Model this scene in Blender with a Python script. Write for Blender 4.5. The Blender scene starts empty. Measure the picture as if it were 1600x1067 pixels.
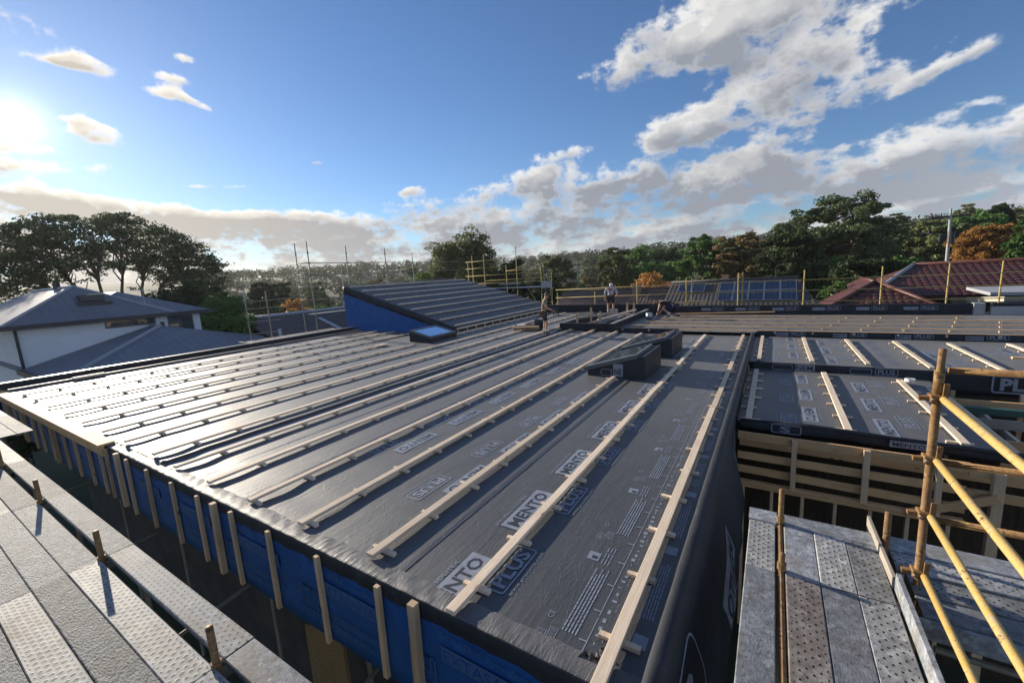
import bpy, bmesh, math, random
import numpy as np
from mathutils import Vector, Matrix, noise
R = math.radians
scn = bpy.context.scene
COL = scn.collection

# ------------------------------------------------------------------ camera
# world axes: +Y along the roof battens, +X across them, Z up; the lens is the origin
CAM = Matrix(((0.84951436, -0.0350606, 0.52639919),
              (0.52445171, 0.16437084, -0.83542362),
              (-0.05723422, 0.98577532, 0.15802298)))
FPX = 653.1
cd = bpy.data.cameras.new('camera')
cd.sensor_width = 36.0
cd.lens = FPX / 1600 * 36
cd.clip_start = 0.05
cd.clip_end = 5000
cam = bpy.data.objects.new('camera', cd)
cam.matrix_world = CAM.to_4x4()
COL.objects.link(cam)
scn.camera = cam


def ray(px, py):
    return CAM @ Vector((px - 800, -(py - 533.5), -FPX))


def atz(px, py, z):
    d = ray(px, py); return d * (z / d.z)


def aty(px, py, y):
    d = ray(px, py); return d * (y / d.y)


def atd(px, py, dist):
    d = ray(px, py); return d * (dist / math.hypot(d.x, d.y))


# ------------------------------------------------------------------ world
SUN = ray(22, 188).normalized()
SUN_EL = math.asin(SUN.z)
SUN_AZ = math.atan2(SUN.x, SUN.y)
world = bpy.data.worlds.new('World')
scn.world = world
world.use_nodes = True


class NT:
    """small helper to write node graphs"""
    def __init__(self, nt): self.t = nt; self.n = nt.nodes; self.l = nt.links

    def set(self, sock, v):
        if v is None: return
        if hasattr(v, 'is_output'): self.l.new(v, sock)
        else: sock.default_value = v

    def math(self, op, a, b=None, c=None, clamp=False):
        n = self.n.new('ShaderNodeMath'); n.operation = op; n.use_clamp = clamp
        for i, v in enumerate((a, b, c)): self.set(n.inputs[i], v)
        return n.outputs[0]

    def vec(self, op, a, b=None, out=0):
        n = self.n.new('ShaderNodeVectorMath'); n.operation = op
        self.set(n.inputs[0], a)
        if b is not None: self.set(n.inputs[3 if op == 'SCALE' else 1], b)
        return n.outputs['Value' if out else 'Vector']

    def mix(self, f, a, b, blend='MIX'):
        n = self.n.new('ShaderNodeMix'); n.data_type = 'RGBA'; n.blend_type = blend
        self.set(n.inputs[0], f)
        for s, v in ((n.inputs[6], a), (n.inputs[7], b)):
            if isinstance(v, tuple) and len(v) == 3: v = (*v, 1)
            self.set(s, v)
        return n.outputs[2]

    def noise(self, vec=None, scale=5, detail=4, rough=.5, dist=0, col=False, dim='3D'):
        n = self.n.new('ShaderNodeTexNoise'); n.noise_dimensions = dim
        self.set(n.inputs['Vector'], vec)
        n.inputs['Scale'].default_value = scale; n.inputs['Detail'].default_value = detail
        n.inputs['Roughness'].default_value = rough; n.inputs['Distortion'].default_value = dist
        return n.outputs['Color' if col else 'Fac']

    def ramp(self, f, stops):
        n = self.n.new('ShaderNodeValToRGB'); e = n.color_ramp.elements
        while len(e) < len(stops): e.new(.5)
        for i, (p, c) in enumerate(stops):
            e[i].position = p
            e[i].color = (*c, 1) if isinstance(c, tuple) else (c, c, c, 1)
        self.set(n.inputs[0], f)
        return n.outputs[0]

    def smooth(self, v, a, b):
        n = self.n.new('ShaderNodeMapRange'); n.interpolation_type = 'SMOOTHSTEP'
        self.set(n.inputs[0], v); n.inputs[1].default_value = a; n.inputs[2].default_value = b
        return n.outputs[0]


CLOUDS = [  # image pixel position of each cloud, its half-axes in pixels and tilt, weight
    (560, 130, 330, 170, -5, -.75), (330, 230, 260, 110, -5, -.45), (1490, 40, 190, 55, 12, -.8), (960, 190, 60, 26, 10, -.6), (1090, 130, 60, 22, 20, -.55), (1560, 180, 110, 30, 10, -.6), (1040, 250, 230, 22, 6, -.75), (1330, 205, 220, 18, 8, -.6), (820, 110, 110, 150, 0, -.8),   # clear gaps
    (985, 85, 62, 38, 20, .62), (1010, 42, 35, 20, 0, .4), (960, 128, 45, 24, 0, .5), (1110, 72, 66, 58, 0, .8), (1210, 40, 110, 50, 0, .9, -.35),
    (1270, 100, 90, 58, 0, .9, -.2), (1150, 185, 125, 38, 10, .9, -.1), (1055, 208, 60, 30, 0, .6), (1345, 140, 125, 26, 16, .85),
    (1460, 112, 85, 14, 18, .7), (1540, 75, 60, 12, 15, .35),
    (1400, 258, 250, 36, 8, 1.7, -.50), (1570, 238, 140, 48, 6, 1.5, -.50), (1150, 290, 170, 32, 5, 1.5, -.50), (960, 294, 140, 34, 3, 1.3, -.4), (840, 268, 60, 32, 10, 1.1, .1), (1100, 345, 220, 14, 4, .5, .2), (1480, 315, 180, 12, 6, .4, -.2),
    (725, 312, 75, 20, 5, .55), (895, 236, 26, 13, 0, .6), (928, 210, 20, 15, 30, .5),
    (80, 305, 170, 16, -8, .7, -.1), (260, 340, 210, 20, -8, .85, -.35), (450, 345, 110, 18, -4, .8, -.5), (560, 385, 170, 12, -3, .5, -.2), (760, 350, 110, 20, 0, .6, .0),
    (160, 264, 70, 18, -5, .7), (30, 262, 70, 18, 0, .6), (40, 30, 75, 16, -25, .45),
    (150, 104, 44, 18, -12, 1.45), (153, 206, 42, 28, -30, 1.4), (294, 92, 34, 13, 0, 1.35), (283, 126, 46, 11, -10, 1.35),
    (312, 164, 50, 10, -28, 1.35), (30, 200, 95, 16, 0, 1.0), (70, 178, 60, 10, -8, .9), (40, 232, 80, 12, 4, .9), (95, 96, 26, 9, 0, 1.0), (250, 146, 40, 10, -8, 1.1), (640, 299, 24, 8, 0, 1.2), (493, 255, 14, 6, 0, 1.3), (340, 292, 60, 6, 0, 1.0)]


def build_world():
    t = NT(world.node_tree); N = t.n
    for x in list(N): N.remove(x)
    sky = N.new('ShaderNodeTexSky'); sky.sky_type = 'NISHITA'; sky.sun_disc = False
    sky.sun_elevation = SUN_EL; sky.sun_rotation = SUN_AZ
    sky.altitude = 60; sky.air_density = 1.0; sky.dust_density = .12; sky.ozone_density = 3.0
    geo = N.new('ShaderNodeTexCoord'); d = t.vec('NORMALIZE', geo.outputs['Generated'])
    sp = N.new('ShaderNodeSeparateXYZ'); t.l.new(d, sp.inputs[0])
    el = sp.outputs[2]
    zc = t.math('ADD', t.math('MAXIMUM', el, 0.0), 0.10)
    cb = N.new('ShaderNodeCombineXYZ')
    t.l.new(t.math('DIVIDE', sp.outputs[0], zc), cb.inputs[0]); t.l.new(t.math('DIVIDE', sp.outputs[1], zc), cb.inputs[1])
    # a bank of cloud low over the whole horizon, broken and thinning above
    bank = t.math('MULTIPLY', t.smooth(el, 0.21, 0.06), .78)
    acc = t.math('SUBTRACT', bank, .10)            # broken cumulus over the rest of the sky
    lift = t.math('MULTIPLY', bank, -.55); dk = d
    for i, (px, py, a, b, rot, amp, *bias) in enumerate(CLOUDS):
        if i % 5 == 0: dk = t.vec('ADD', d, t.vec('SCALE', (1e-6, 0, 0), acc))   # keeps the blobs evaluated in turn
        c = ray(px, py).normalized()
        rr = c.cross(Vector((0, 0, 1))).normalized(); tt = rr.cross(c).normalized()
        q = R(rot + 3.3)
        e1 = rr * math.cos(q) + tt * math.sin(q); e2 = -rr * math.sin(q) + tt * math.cos(q)
        k = (ray(px + 5, py).normalized() - ray(px - 5, py).normalized()).length / 10
        m = Matrix((e1, e2, -c)).transposed()          # columns: the cloud's own axes
        mp = N.new('ShaderNodeMapping'); mp.vector_type = 'TEXTURE'
        mp.inputs['Rotation'].default_value = m.to_euler('XYZ')
        mp.inputs['Scale'].default_value = (a * k, b * k, 1000)
        t.l.new(dk, mp.inputs[0])
        q2 = t.vec('DOT_PRODUCT', mp.outputs[0], mp.outputs[0], out=1)
        w = t.math('POWER', .45, q2)
        acc = t.math('MULTIPLY_ADD', w, amp, acc)
        if amp < 0: continue
        s2 = N.new('ShaderNodeSeparateXYZ'); t.l.new(mp.outputs[0], s2.inputs[0])
        lift = t.math('MULTIPLY_ADD', w, t.math('ADD', s2.outputs[1], bias[0]) if bias else s2.outputs[1], lift)
    acc = t.math('MINIMUM', acc, .56)
    dn = t.vec('MULTIPLY', d, (1, 1, 1.5))
    nA = t.noise(cb.outputs[0], 1.1, 4, .58)
    nB = t.noise(dn, 7.5, 5, .60)
    nD = t.noise(dn, 30.0, 3, .6)
    n = t.math('SUBTRACT', t.math('MULTIPLY_ADD', nA, .45, t.math('MULTIPLY_ADD', nB, .85, t.math('MULTIPLY', nD, .34))), .82)
    d0 = t.math('MULTIPLY_ADD', n, 2.7, acc)
    L = (SUN + Vector((0, 0, .9))).normalized() * .035
    nC = t.noise(t.vec('ADD', dn, tuple(L)), 7.5, 3, .55)
    cover = t.smooth(d0, -.02, .62)
    # tops and the side towards the sun are lit, bases grey
    lit = t.math('MULTIPLY_ADD', t.math('SUBTRACT', nB, nC), 1.7, t.math('MULTIPLY_ADD', lift, .50, .66), clamp=True)
    lit = t.math('SUBTRACT', lit, t.math('MULTIPLY', t.smooth(d0, .22, .85), .52), clamp=True)
    s = t.math('MAXIMUM', t.vec('DOT_PRODUCT', d, tuple(SUN), out=1), 0.0)
    cc = t.mix(lit, CLOUD_DARK, CLOUD_LIT)
    # unseen clouds opposite the sun boosted to add white fill light
    back = t.smooth(t.vec('DOT_PRODUCT', d, tuple(SUN), out=1), .25, -.9)
    cc = t.vec('SCALE', cc, t.math('MULTIPLY_ADD', back, 1.3, .95))
    cc = t.mix(1.0, cc, t.vec('SCALE', (1.5, 1.15, .55), t.math('POWER', s, 9.0)), 'ADD')
    # the sun's aureole in the humid air round it
    aur = t.math('ADD', t.math('MULTIPLY', t.math('POWER', s, 24.0), .26), t.math('MULTIPLY', t.math('POWER', s, 1800.0), 2.6))
    aur = t.math('ADD', aur, t.math('MULTIPLY', t.math('POWER', s, 220.0), .6))
    glow = t.vec('SCALE', (1.0, .93, .78), t.math('MULTIPLY', aur, t.math('MULTIPLY_ADD', cover, -.62, 1.0)))
    base = t.mix(1.0, sky.outputs[0], SKY_TINT, 'MULTIPLY')
    col = t.mix(1.0, t.mix(cover, base, cc), glow, 'ADD')
    bg = N.new('ShaderNodeBackground'); bg.inputs['Strength'].default_value = SKY_STRENGTH
    t.l.new(col, bg.inputs['Color'])
    out = N.new('ShaderNodeOutputWorld'); t.l.new(bg.outputs[0], out.inputs[0])
    world.cycles.sampling_method = 'MANUAL'; world.cycles.sample_map_resolution = 512


CLOUD_DARK, CLOUD_LIT = (1.6, 1.73, 2.0), (5.6, 5.45, 5.15)
SKY_STRENGTH = 0.10
SKY_TINT = (.45, .53, .65)
build_world()

sl = bpy.data.lights.new('sun', 'SUN')
sl.energy = 3.7; sl.angle = R(0.6); sl.color = (1.0, .89, .73)
so = bpy.data.objects.new('sun', sl)
so.rotation_euler = (-SUN).to_track_quat('-Z', 'Y').to_euler()
COL.objects.link(so)

vs = scn.view_settings
vs.view_transform = 'Standard'; vs.look = 'None'; vs.gamma = 1; vs.exposure = 1.06
vs.use_curve_mapping = False

scn.cycles.max_bounces = 4; scn.cycles.diffuse_bounces = 2; scn.cycles.glossy_bounces = 2; scn.cycles.transmission_bounces = 2

# ------------------------------------------------------------------ helpers
rnd = random.Random(7)


def tag(o, label=None, cat=None, group=None, kind=None):
    if label: o['label'] = label
    if cat: o['category'] = cat
    if group: o['group'] = group
    if kind: o['kind'] = kind
    return o


def empty(name, loc=(0, 0, 0), label=None, cat=None, group=None, rz=0):
    o = bpy.data.objects.new(name, None); o.location = loc; o.rotation_euler = (0, 0, rz)
    o.empty_display_size = .2
    COL.objects.link(o)
    return tag(o, label, cat, group)


def link(name, me, parent=None, loc=None, rot=None, scale=None):
    o = bpy.data.objects.new(name, me); COL.objects.link(o)
    if parent: o.parent = parent
    if loc is not None: o.location = loc
    if rot is not None: o.rotation_euler = rot
    if scale is not None: o.scale = scale
    return o


def copy_tree(o, parent=None):
    c = o.copy(); COL.objects.link(c); c.parent = parent
    for ch in o.children: copy_tree(ch, c)
    return c


class MB:
    def __init__(self): self.v = []; self.f = []; self.m = []

    def add(self, vs, fs, m=0):
        b = len(self.v); self.v += [tuple(p) for p in vs]
        for f in fs: self.f.append(tuple(i + b for i in f)); self.m.append(m)
        return self

    def box(self, x0, x1, y0, y1, z0, z1, m=0):
        v = [(x0, y0, z0), (x1, y0, z0), (x1, y1, z0), (x0, y1, z0), (x0, y0, z1), (x1, y0, z1), (x1, y1, z1), (x0, y1, z1)]
        return self.add(v, [(3, 2, 1, 0), (4, 5, 6, 7), (0, 1, 5, 4), (1, 2, 6, 5), (2, 3, 7, 6), (3, 0, 4, 7)], m)

    def bar(self, p, q, w, h, up=(0, 0, 1), m=0, ext=0):
        p = Vector(p); q = Vector(q); a = (q - p).normalized()
        p = p - a * ext; q = q + a * ext
        s = a.cross(Vector(up)).normalized(); u = s.cross(a)
        v = []
        for c in (p, q):
            for i, j in ((-1, -1), (1, -1), (1, 1), (-1, 1)): v.append(c + s * (w / 2 * i) + u * (h / 2 * j))
        return self.add(v, [(3, 2, 1, 0), (4, 5, 6, 7), (0, 1, 5, 4), (1, 2, 6, 5), (2, 3, 7, 6), (3, 0, 4, 7)], m)

    def tube(self, pts, r, n=8, m=0, cap=True):
        pts = [Vector(p) for p in pts]; k = len(pts)
        rs = r if isinstance(r, (list, tuple)) else [r] * k
        b = len(self.v); ref = None
        for i, p in enumerate(pts):
            a = (pts[min(i + 1, k - 1)] - pts[max(i - 1, 0)]).normalized()
            if ref is None: ref = a.orthogonal().normalized()
            ref = (ref - a * ref.dot(a)).normalized(); s = a.cross(ref)
            for j in range(n):
                q = 2 * math.pi * j / n
                self.v.append(tuple(p + ref * (rs[i] * math.cos(q)) + s * (rs[i] * math.sin(q))))
        for i in range(k - 1):
            for j in range(n):
                j2 = (j + 1) % n
                self.f.append((b + i * n + j, b + i * n + j2, b + (i + 1) * n + j2, b + (i + 1) * n + j)); self.m.append(m)
        if cap:
            self.f.append(tuple(b + j for j in reversed(range(n)))); self.m.append(m)
            self.f.append(tuple(b + (k - 1) * n + j for j in range(n))); self.m.append(m)
        return self

    def poly(self, pts, m=0): return self.add(pts, [tuple(range(len(pts)))], m)

    def slab(self, pts, t, m=0):
        """planar polygon given thickness t downward"""
        n = len(pts); lo = [(p[0], p[1], p[2] - t) for p in pts]
        fs = [tuple(range(n)), tuple(n + i for i in reversed(range(n)))]
        for i in range(n): fs.append((i, n + i, n + (i + 1) % n, (i + 1) % n))
        return self.add(list(pts) + lo, fs, m)

    def ball(self, c, r, n=10, k=6, m=0):
        c = Vector(c); r = Vector(r) if not isinstance(r, (int, float)) else Vector((r, r, r))
        vs = [];
        for i in range(1, k):
            a = math.pi * i / k
            for j in range(n):
                q = 2 * math.pi * j / n
                vs.append((c.x + r.x * math.sin(a) * math.cos(q), c.y + r.y * math.sin(a) * math.sin(q), c.z + r.z * math.cos(a)))
        vs += [(c.x, c.y, c.z + r.z), (c.x, c.y, c.z - r.z)]; T = len(vs) - 2
        fs = []
        for i in range(k - 2):
            for j in range(n): fs.append((i * n + j, (i + 1) * n + j, (i + 1) * n + (j + 1) % n, i * n + (j + 1) % n))
        for j in range(n):
            fs.append((T, j, (j + 1) % n)); fs.append((T + 1, (k - 2) * n + (j + 1) % n, (k - 2) * n + j))
        return self.add(vs, fs, m)

    def mesh(self, name, mats, smooth=False):
        me = bpy.data.meshes.new(name); me.from_pydata(self.v, [], self.f)
        mats = mats if isinstance(mats, (list, tuple)) else [mats]
        for x in mats: me.materials.append(x)
        if len(mats) > 1: me.polygons.foreach_set('material_index', self.m)
        if smooth: me.polygons.foreach_set('use_smooth', [True] * len(self.f))
        me.update()
        return me

    def build(self, name, mats, parent=None, smooth=False, bevel=0, loc=None, rot=None):
        o = link(name, self.mesh(name, mats, smooth), parent, loc, rot)
        if bevel:
            b = o.modifiers.new('bevel', 'BEVEL'); b.width = bevel; b.segments = 2; b.limit_method = 'ANGLE'
        return o


def grid_mesh(name, xs, ys, zf, mat, smooth=True):
    """height-field sheet over given x and y stations"""
    nx, ny = len(xs), len(ys)
    v = [(x, y, zf(x, y)) for y in ys for x in xs]
    f = [(j * nx + i, j * nx + i + 1, (j + 1) * nx + i + 1, (j + 1) * nx + i) for j in range(ny - 1) for i in range(nx - 1)]
    me = bpy.data.meshes.new(name); me.from_pydata(v, [], f); me.materials.append(mat)
    if smooth: me.polygons.foreach_set('use_smooth', [True] * len(f))
    return me


def frange(a, b, s):
    n = max(1, int(math.ceil((b - a) / s))); return [a + (b - a) * i / n for i in range(n + 1)]


def sstep(a, b, x):
    t = min(1, max(0, (x - a) / (b - a))); return t * t * (3 - 2 * t)


def nz(x, y, z=0): return noise.noise(Vector((x, y, z)))


# ------------------------------------------------------------------ materials
def mat(name, col, rough=.6, spec=.5, metal=0, var=None, vscale=4, bump=0, bscale=40, objvar=0, coat=0, stretch=None, detail=5, rvar=0):
    """procedural surface: base colour broken up by noise, own relief, object-to-object variation"""
    m = bpy.data.materials.new(name); m.use_nodes = True
    t = NT(m.node_tree); p = t.n['Principled BSDF']
    tc = t.n.new('ShaderNodeTexCoord'); co = tc.outputs['Object']
    if stretch: co = t.vec('MULTIPLY', co, stretch)
    if objvar:
        oi = t.n.new('ShaderNodeObjectInfo')
        co = t.vec('ADD', co, t.vec('SCALE', (31.0, 17.0, 23.0), oi.outputs['Random']))
    c = (*col, 1)
    if var:
        f = t.smooth(t.noise(co, vscale, detail, .6), .32, .68)
        c = t.mix(f, col, var)
    if objvar:
        k = t.math('MULTIPLY_ADD', oi.outputs['Random'], 2 * objvar, 1 - objvar)
        c = t.mix(1.0, c if hasattr(c, 'is_output') else col, t.vec('SCALE', (1, 1, 1), k), 'MULTIPLY')
    t.set(p.inputs['Base Color'], c)
    if rvar: t.set(p.inputs['Roughness'], t.math('MULTIPLY_ADD', t.noise(co, vscale * 2.3, 4, .6), rvar * 2, rough - rvar))
    else: p.inputs['Roughness'].default_value = rough
    p.inputs['Specular IOR Level'].default_value = spec; p.inputs['Metallic'].default_value = metal
    p.inputs['Coat Weight'].default_value = coat
    if bump:
        b = t.n.new('ShaderNodeBump'); b.inputs['Strength'].default_value = 1; b.inputs['Distance'].default_value = bump
        t.l.new(t.noise(co, bscale, 4, .6), b.inputs['Height']); t.l.new(b.outputs[0], p.inputs['Normal'])
    return m


def wood_mat(name, a, b, knot, axis=1, dirt=0.0):
    """sawn pine: grain drawn out along the piece, a few knots"""
    m = bpy.data.materials.new(name); m.use_nodes = True
    t = NT(m.node_tree); p = t.n['Principled BSDF']
    tc = t.n.new('ShaderNodeTexCoord'); oi = t.n.new('ShaderNodeObjectInfo')
    co = t.vec('ADD', tc.outputs['Object'], t.vec('SCALE', (3.1, 7.7, 5.3), t.math('MULTIPLY', oi.outputs['Random'], 9.0)))
    st = [14, 14, 14]; st[axis] = .8
    g = t.noise(t.vec('MULTIPLY', co, tuple(st)), 3.0, 6, .6, .6)
    c = t.mix(t.smooth(g, .3, .7), a, b)
    st2 = [9, 9, 9]; st2[axis] = 3.0
    vo = t.n.new('ShaderNodeTexVoronoi'); vo.inputs['Scale'].default_value = .8
    t.l.new(t.vec('MULTIPLY', co, tuple(st2)), vo.inputs['Vector'])
    c = t.mix(t.smooth(vo.outputs['Distance'], .13, .04), c, knot)
    blot = t.noise(co, 2.2, 4, .6)
    c = t.mix(t.math('MULTIPLY', t.smooth(blot, .45, .75), .35 + dirt), c, tuple(x * .55 for x in a))
    k = t.math('MULTIPLY_ADD', oi.outputs['Random'], .32, .80)
    c = t.mix(1.0, c, t.vec('SCALE', (1, 1, 1), k), 'MULTIPLY')
    t.l.new(c, p.inputs['Base Color']); p.inputs['Roughness'].default_value = .72; p.inputs['Specular IOR Level'].default_value = .25
    b_ = t.n.new('ShaderNodeBump'); b_.inputs['Strength'].default_value = .6; b_.inputs['Distance'].default_value = .003
    t.l.new(g, b_.inputs['Height']); t.l.new(b_.outputs[0], p.inputs['Normal'])
    return m


def membrane_mat(name, col, var, rough=.55, spec=.55, fold=(1, 1, 1), relief=.006, sheen=.0):
    """woven roofing underlay: broad soft sheen, streaks along the roll, dusty patches"""
    m = bpy.data.materials.new(name); m.use_nodes = True
    t = NT(m.node_tree); p = t.n['Principled BSDF']
    co = t.n.new('ShaderNodeTexCoord').outputs['Object']
    f = t.noise(t.vec('MULTIPLY', co, fold), 1.4, 7, .62, .3)
    streak = t.noise(t.vec('MULTIPLY', co, tuple(x * y for x, y in zip(fold, (3.2, .55, 3.2)))), 4.0, 6, .65)
    dust = t.noise(co, 5.5, 8, .7)
    c = t.mix(t.smooth(f, .3, .72), col, var)
    c = t.mix(t.math('MULTIPLY', t.smooth(streak, .45, .75), .25), c, tuple(min(1, x * 1.6 + .008) for x in col))
    c = t.mix(t.math('MULTIPLY', t.smooth(dust, .50, .74), .42), c, tuple(min(1, x * 2.2 + .02) for x in col))
    scuff = t.noise(t.vec('MULTIPLY', co, (1, 1.6, 1)), 17, 5, .75)
    c = t.mix(t.math('MULTIPLY', t.math('MULTIPLY', t.smooth(scuff, .60, .70), t.smooth(f, .45, .62)), .5), c, tuple(min(1, x * 2.6 + .04) for x in col))
    t.l.new(c, p.inputs['Base Color'])
    t.l.new(t.math('MULTIPLY_ADD', streak, .14, rough - .07), p.inputs['Roughness'])
    p.inputs['Specular IOR Level'].default_value = spec
    p.inputs['Sheen Weight'].default_value = sheen; p.inputs['Sheen Roughness'].default_value = .45
    b = t.n.new('ShaderNodeBump'); b.inputs['Strength'].default_value = .8; b.inputs['Distance'].default_value = relief
    cr = t.noise(t.vec('MULTIPLY', co, (1.1, .75, 1.1)), 2.3, 5, .5, 1.2)
    cr2 = t.noise(t.vec('MULTIPLY', co, (2.6, .5, 2.6)), 1.7, 4, .5, .9)
    crease = t.math('ADD', t.smooth(t.math('ABSOLUTE', t.math('SUBTRACT', cr, .5)), .020, .0), t.smooth(t.math('ABSOLUTE', t.math('SUBTRACT', cr2, .5)), .025, .0))
    t.l.new(t.math('ADD', t.math('MULTIPLY', crease, .20), t.math('ADD', streak, t.math('MULTIPLY', f, .8))), b.inputs['Height'])
    b2 = t.n.new('ShaderNodeBump'); b2.inputs['Strength'].default_value = .4; b2.inputs['Distance'].default_value = .002
    t.l.new(t.noise(co, 150, 3, .6), b2.inputs['Height']); t.l.new(b.outputs[0], b2.inputs['Normal'])
    t.l.new(b2.outputs[0], p.inputs['Normal'])
    return m


def plank_mat(name, col, var, rough, metal, holes, studs=0.0):
    """galvanised scaffold plank; punched drain holes with raised rims, object x along the plank"""
    m = bpy.data.materials.new(name); m.use_nodes = True
    t = NT(m.node_tree); p = t.n['Principled BSDF']
    co = t.n.new('ShaderNodeTexCoord').outputs['Object']
    oi = t.n.new('ShaderNodeObjectInfo')
    cs = t.vec('ADD', co, t.vec('SCALE', (13.0, 7.0, 3.0), t.math('MULTIPLY', oi.outputs['Random'], 5.0)))
    f = t.noise(cs, 6, 8, .7); f2 = t.noise(cs, 26, 5, .7)
    c = t.mix(t.smooth(f, .35, .68), col, var)
    c = t.mix(t.math('MULTIPLY', t.smooth(f2, .46, .68), .75), c, tuple(x * .42 for x in col))
    c = t.mix(t.math('MULTIPLY', t.smooth(t.noise(cs, 12, 6, .75), .52, .62), .5), c, tuple(min(.8, x * 1.5) for x in var))
    rust = t.noise(cs, 2.6, 6, .75)
    c = t.mix(t.math('MULTIPLY', t.smooth(rust, .54, .72), .75), c, (.13, .085, .055))
    mud = t.noise(t.vec('MULTIPLY', cs, (.5, 1, 1)), 3.4, 7, .7)
    c = t.mix(t.math('MULTIPLY', t.smooth(mud, .52, .66), .45), c, (.20, .17, .13))
    vo = t.n.new('ShaderNodeTexVoronoi'); vo.inputs['Scale'].default_value = 9.0; t.l.new(cs, vo.inputs['Vector'])
    spl = t.math('MULTIPLY', t.smooth(vo.outputs['Distance'], .16, .09), t.smooth(t.noise(cs, 1.7, 3, .5), .50, .60))
    c = t.mix(t.math('MULTIPLY', spl, .7), c, (.50, .50, .47))
    hgt = t.math('MULTIPLY', f2, .25)
    if holes:
        sp = t.n.new('ShaderNodeSeparateXYZ'); t.l.new(co, sp.inputs[0])
        row = t.math('FLOOR', t.math('DIVIDE', sp.outputs[1], .038))
        sh = t.math('MULTIPLY', t.math('PINGPONG', row, 1.0), .035)
        u = t.math('SUBTRACT', t.math('FRACT', t.math('DIVIDE', t.math('ADD', sp.outputs[0], sh), .070)), .5)
        v = t.math('SUBTRACT', t.math('FRACT', t.math('DIVIDE', sp.outputs[1], .038)), .5)
        r = t.math('SQRT', t.math('ADD', t.math('POWER', t.math('MULTIPLY', u, .070), 2.0), t.math('POWER', t.math('MULTIPLY', v, .038), 2.0)))
        inn = t.math('LESS_THAN', t.math('ABSOLUTE', sp.outputs[1]), .095)
        hole = t.math('MULTIPLY', t.smooth(r, .0095, .0070), inn)
        rim = t.math('MULTIPLY', t.smooth(r, .019, .010), inn)
        c = t.mix(hole, c, (.012, .012, .012))
        hgt = t.math('ADD', hgt, t.math('SUBTRACT', t.math('MULTIPLY', rim, .45 if rough < .7 else .12), t.math('MULTIPLY', hole, 1.3)))
    if studs:
        n3 = t.noise(t.vec('MULTIPLY', co, (.6, 1.6, 1)), 48, 3, .5)
        hgt = t.math('ADD', hgt, t.math('MULTIPLY', n3, studs))
    hgt = t.math('ADD', hgt, t.math('MULTIPLY', t.noise(cs, 2.2, 3, .5), 3.0))       # dents and bowing
    k = t.math('MULTIPLY_ADD', oi.outputs['Random'], .60, .70)
    c = t.mix(1.0, c, t.vec('SCALE', (1, 1, 1), k), 'MULTIPLY')
    t.l.new(c, p.inputs['Base Color']); p.inputs['Metallic'].default_value = metal; p.inputs['Specular IOR Level'].default_value = .35
    t.l.new(t.math('MULTIPLY_ADD', f, .25, rough - .1), p.inputs['Roughness'])
    b = t.n.new('ShaderNodeBump'); b.inputs['Strength'].default_value = .7; b.inputs['Distance'].default_value = .004
    t.l.new(hgt, b.inputs['Height']); t.l.new(b.outputs[0], p.inputs['Normal'])
    return m


def tube_mat(name, paint, worn, rustf):
    m = bpy.data.materials.new(name); m.use_nodes = True
    t = NT(m.node_tree); p = t.n['Principled BSDF']
    co = t.n.new('ShaderNodeTexCoord').outputs['Object']
    a = t.noise(co, 9, 9, .72); b = t.noise(co, 38, 6, .7)
    c = t.mix(t.smooth(a, .35, .7), paint, worn)
    c = t.mix(t.smooth(t.math('MULTIPLY_ADD', b, .5, t.math('MULTIPLY', a, .5)), rustf, rustf + .10), c, (.10, .045, .02))
    e = t.noise(co, 90, 4, .7)
    c = t.mix(t.math('MULTIPLY', t.smooth(e, .56, .68), .6), c, tuple(x * .35 for x in paint))
    c = t.mix(t.math('MULTIPLY', t.smooth(t.noise(co, 5, 5, .7), .58, .7), .6), c, (.42, .40, .36))
    t.l.new(c, p.inputs['Base Color']); p.inputs['Roughness'].default_value = .65; p.inputs['Specular IOR Level'].default_value = .3
    bu = t.n.new('ShaderNodeBump'); bu.inputs['Strength'].default_value = .5; bu.inputs['Distance'].default_value = .003
    t.l.new(b, bu.inputs['Height']); t.l.new(bu.outputs[0], p.inputs['Normal'])
    return m


def leaf_mat(name, a, b, c2=None, trans=.3):
    m = bpy.data.materials.new(name); m.use_nodes = True
    t = NT(m.node_tree); p = t.n['Principled BSDF']; out = t.n['Material Output']
    co = t.n.new('ShaderNodeTexCoord').outputs['Object']
    oi = t.n.new('ShaderNodeObjectInfo'); g = t.n.new('ShaderNodeNewGeometry')
    n = t.noise(co, .55, 4, .6)
    c = t.mix(t.smooth(n, .35, .65), a, b)
    c = t.mix(t.math('MULTIPLY', g.outputs['Random Per Island'], .6), c, c2 or tuple(x * 1.5 for x in b))
    k = t.math('MULTIPLY_ADD', oi.outputs['Random'], .5, .75)
    c = t.mix(1.0, c, t.vec('SCALE', (1, 1, 1), k), 'MULTIPLY')
    t.l.new(c, p.inputs['Base Color']); p.inputs['Roughness'].default_value = .6; p.inputs['Specular IOR Level'].default_value = .25
    tr = t.n.new('ShaderNodeBsdfTranslucent'); t.l.new(c, tr.inputs['Color'])
    mx = t.n.new('ShaderNodeMixShader'); mx.inputs[0].default_value = trans
    t.l.new(p.outputs[0], mx.inputs[1]); t.l.new(tr.outputs[0], mx.inputs[2]); t.l.new(mx.outputs[0], out.inputs['Surface'])
    return m


def glass_mat(name, col, rough=.04):
    m = mat(name, col, rough=rough, spec=.9)
    return m


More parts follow.
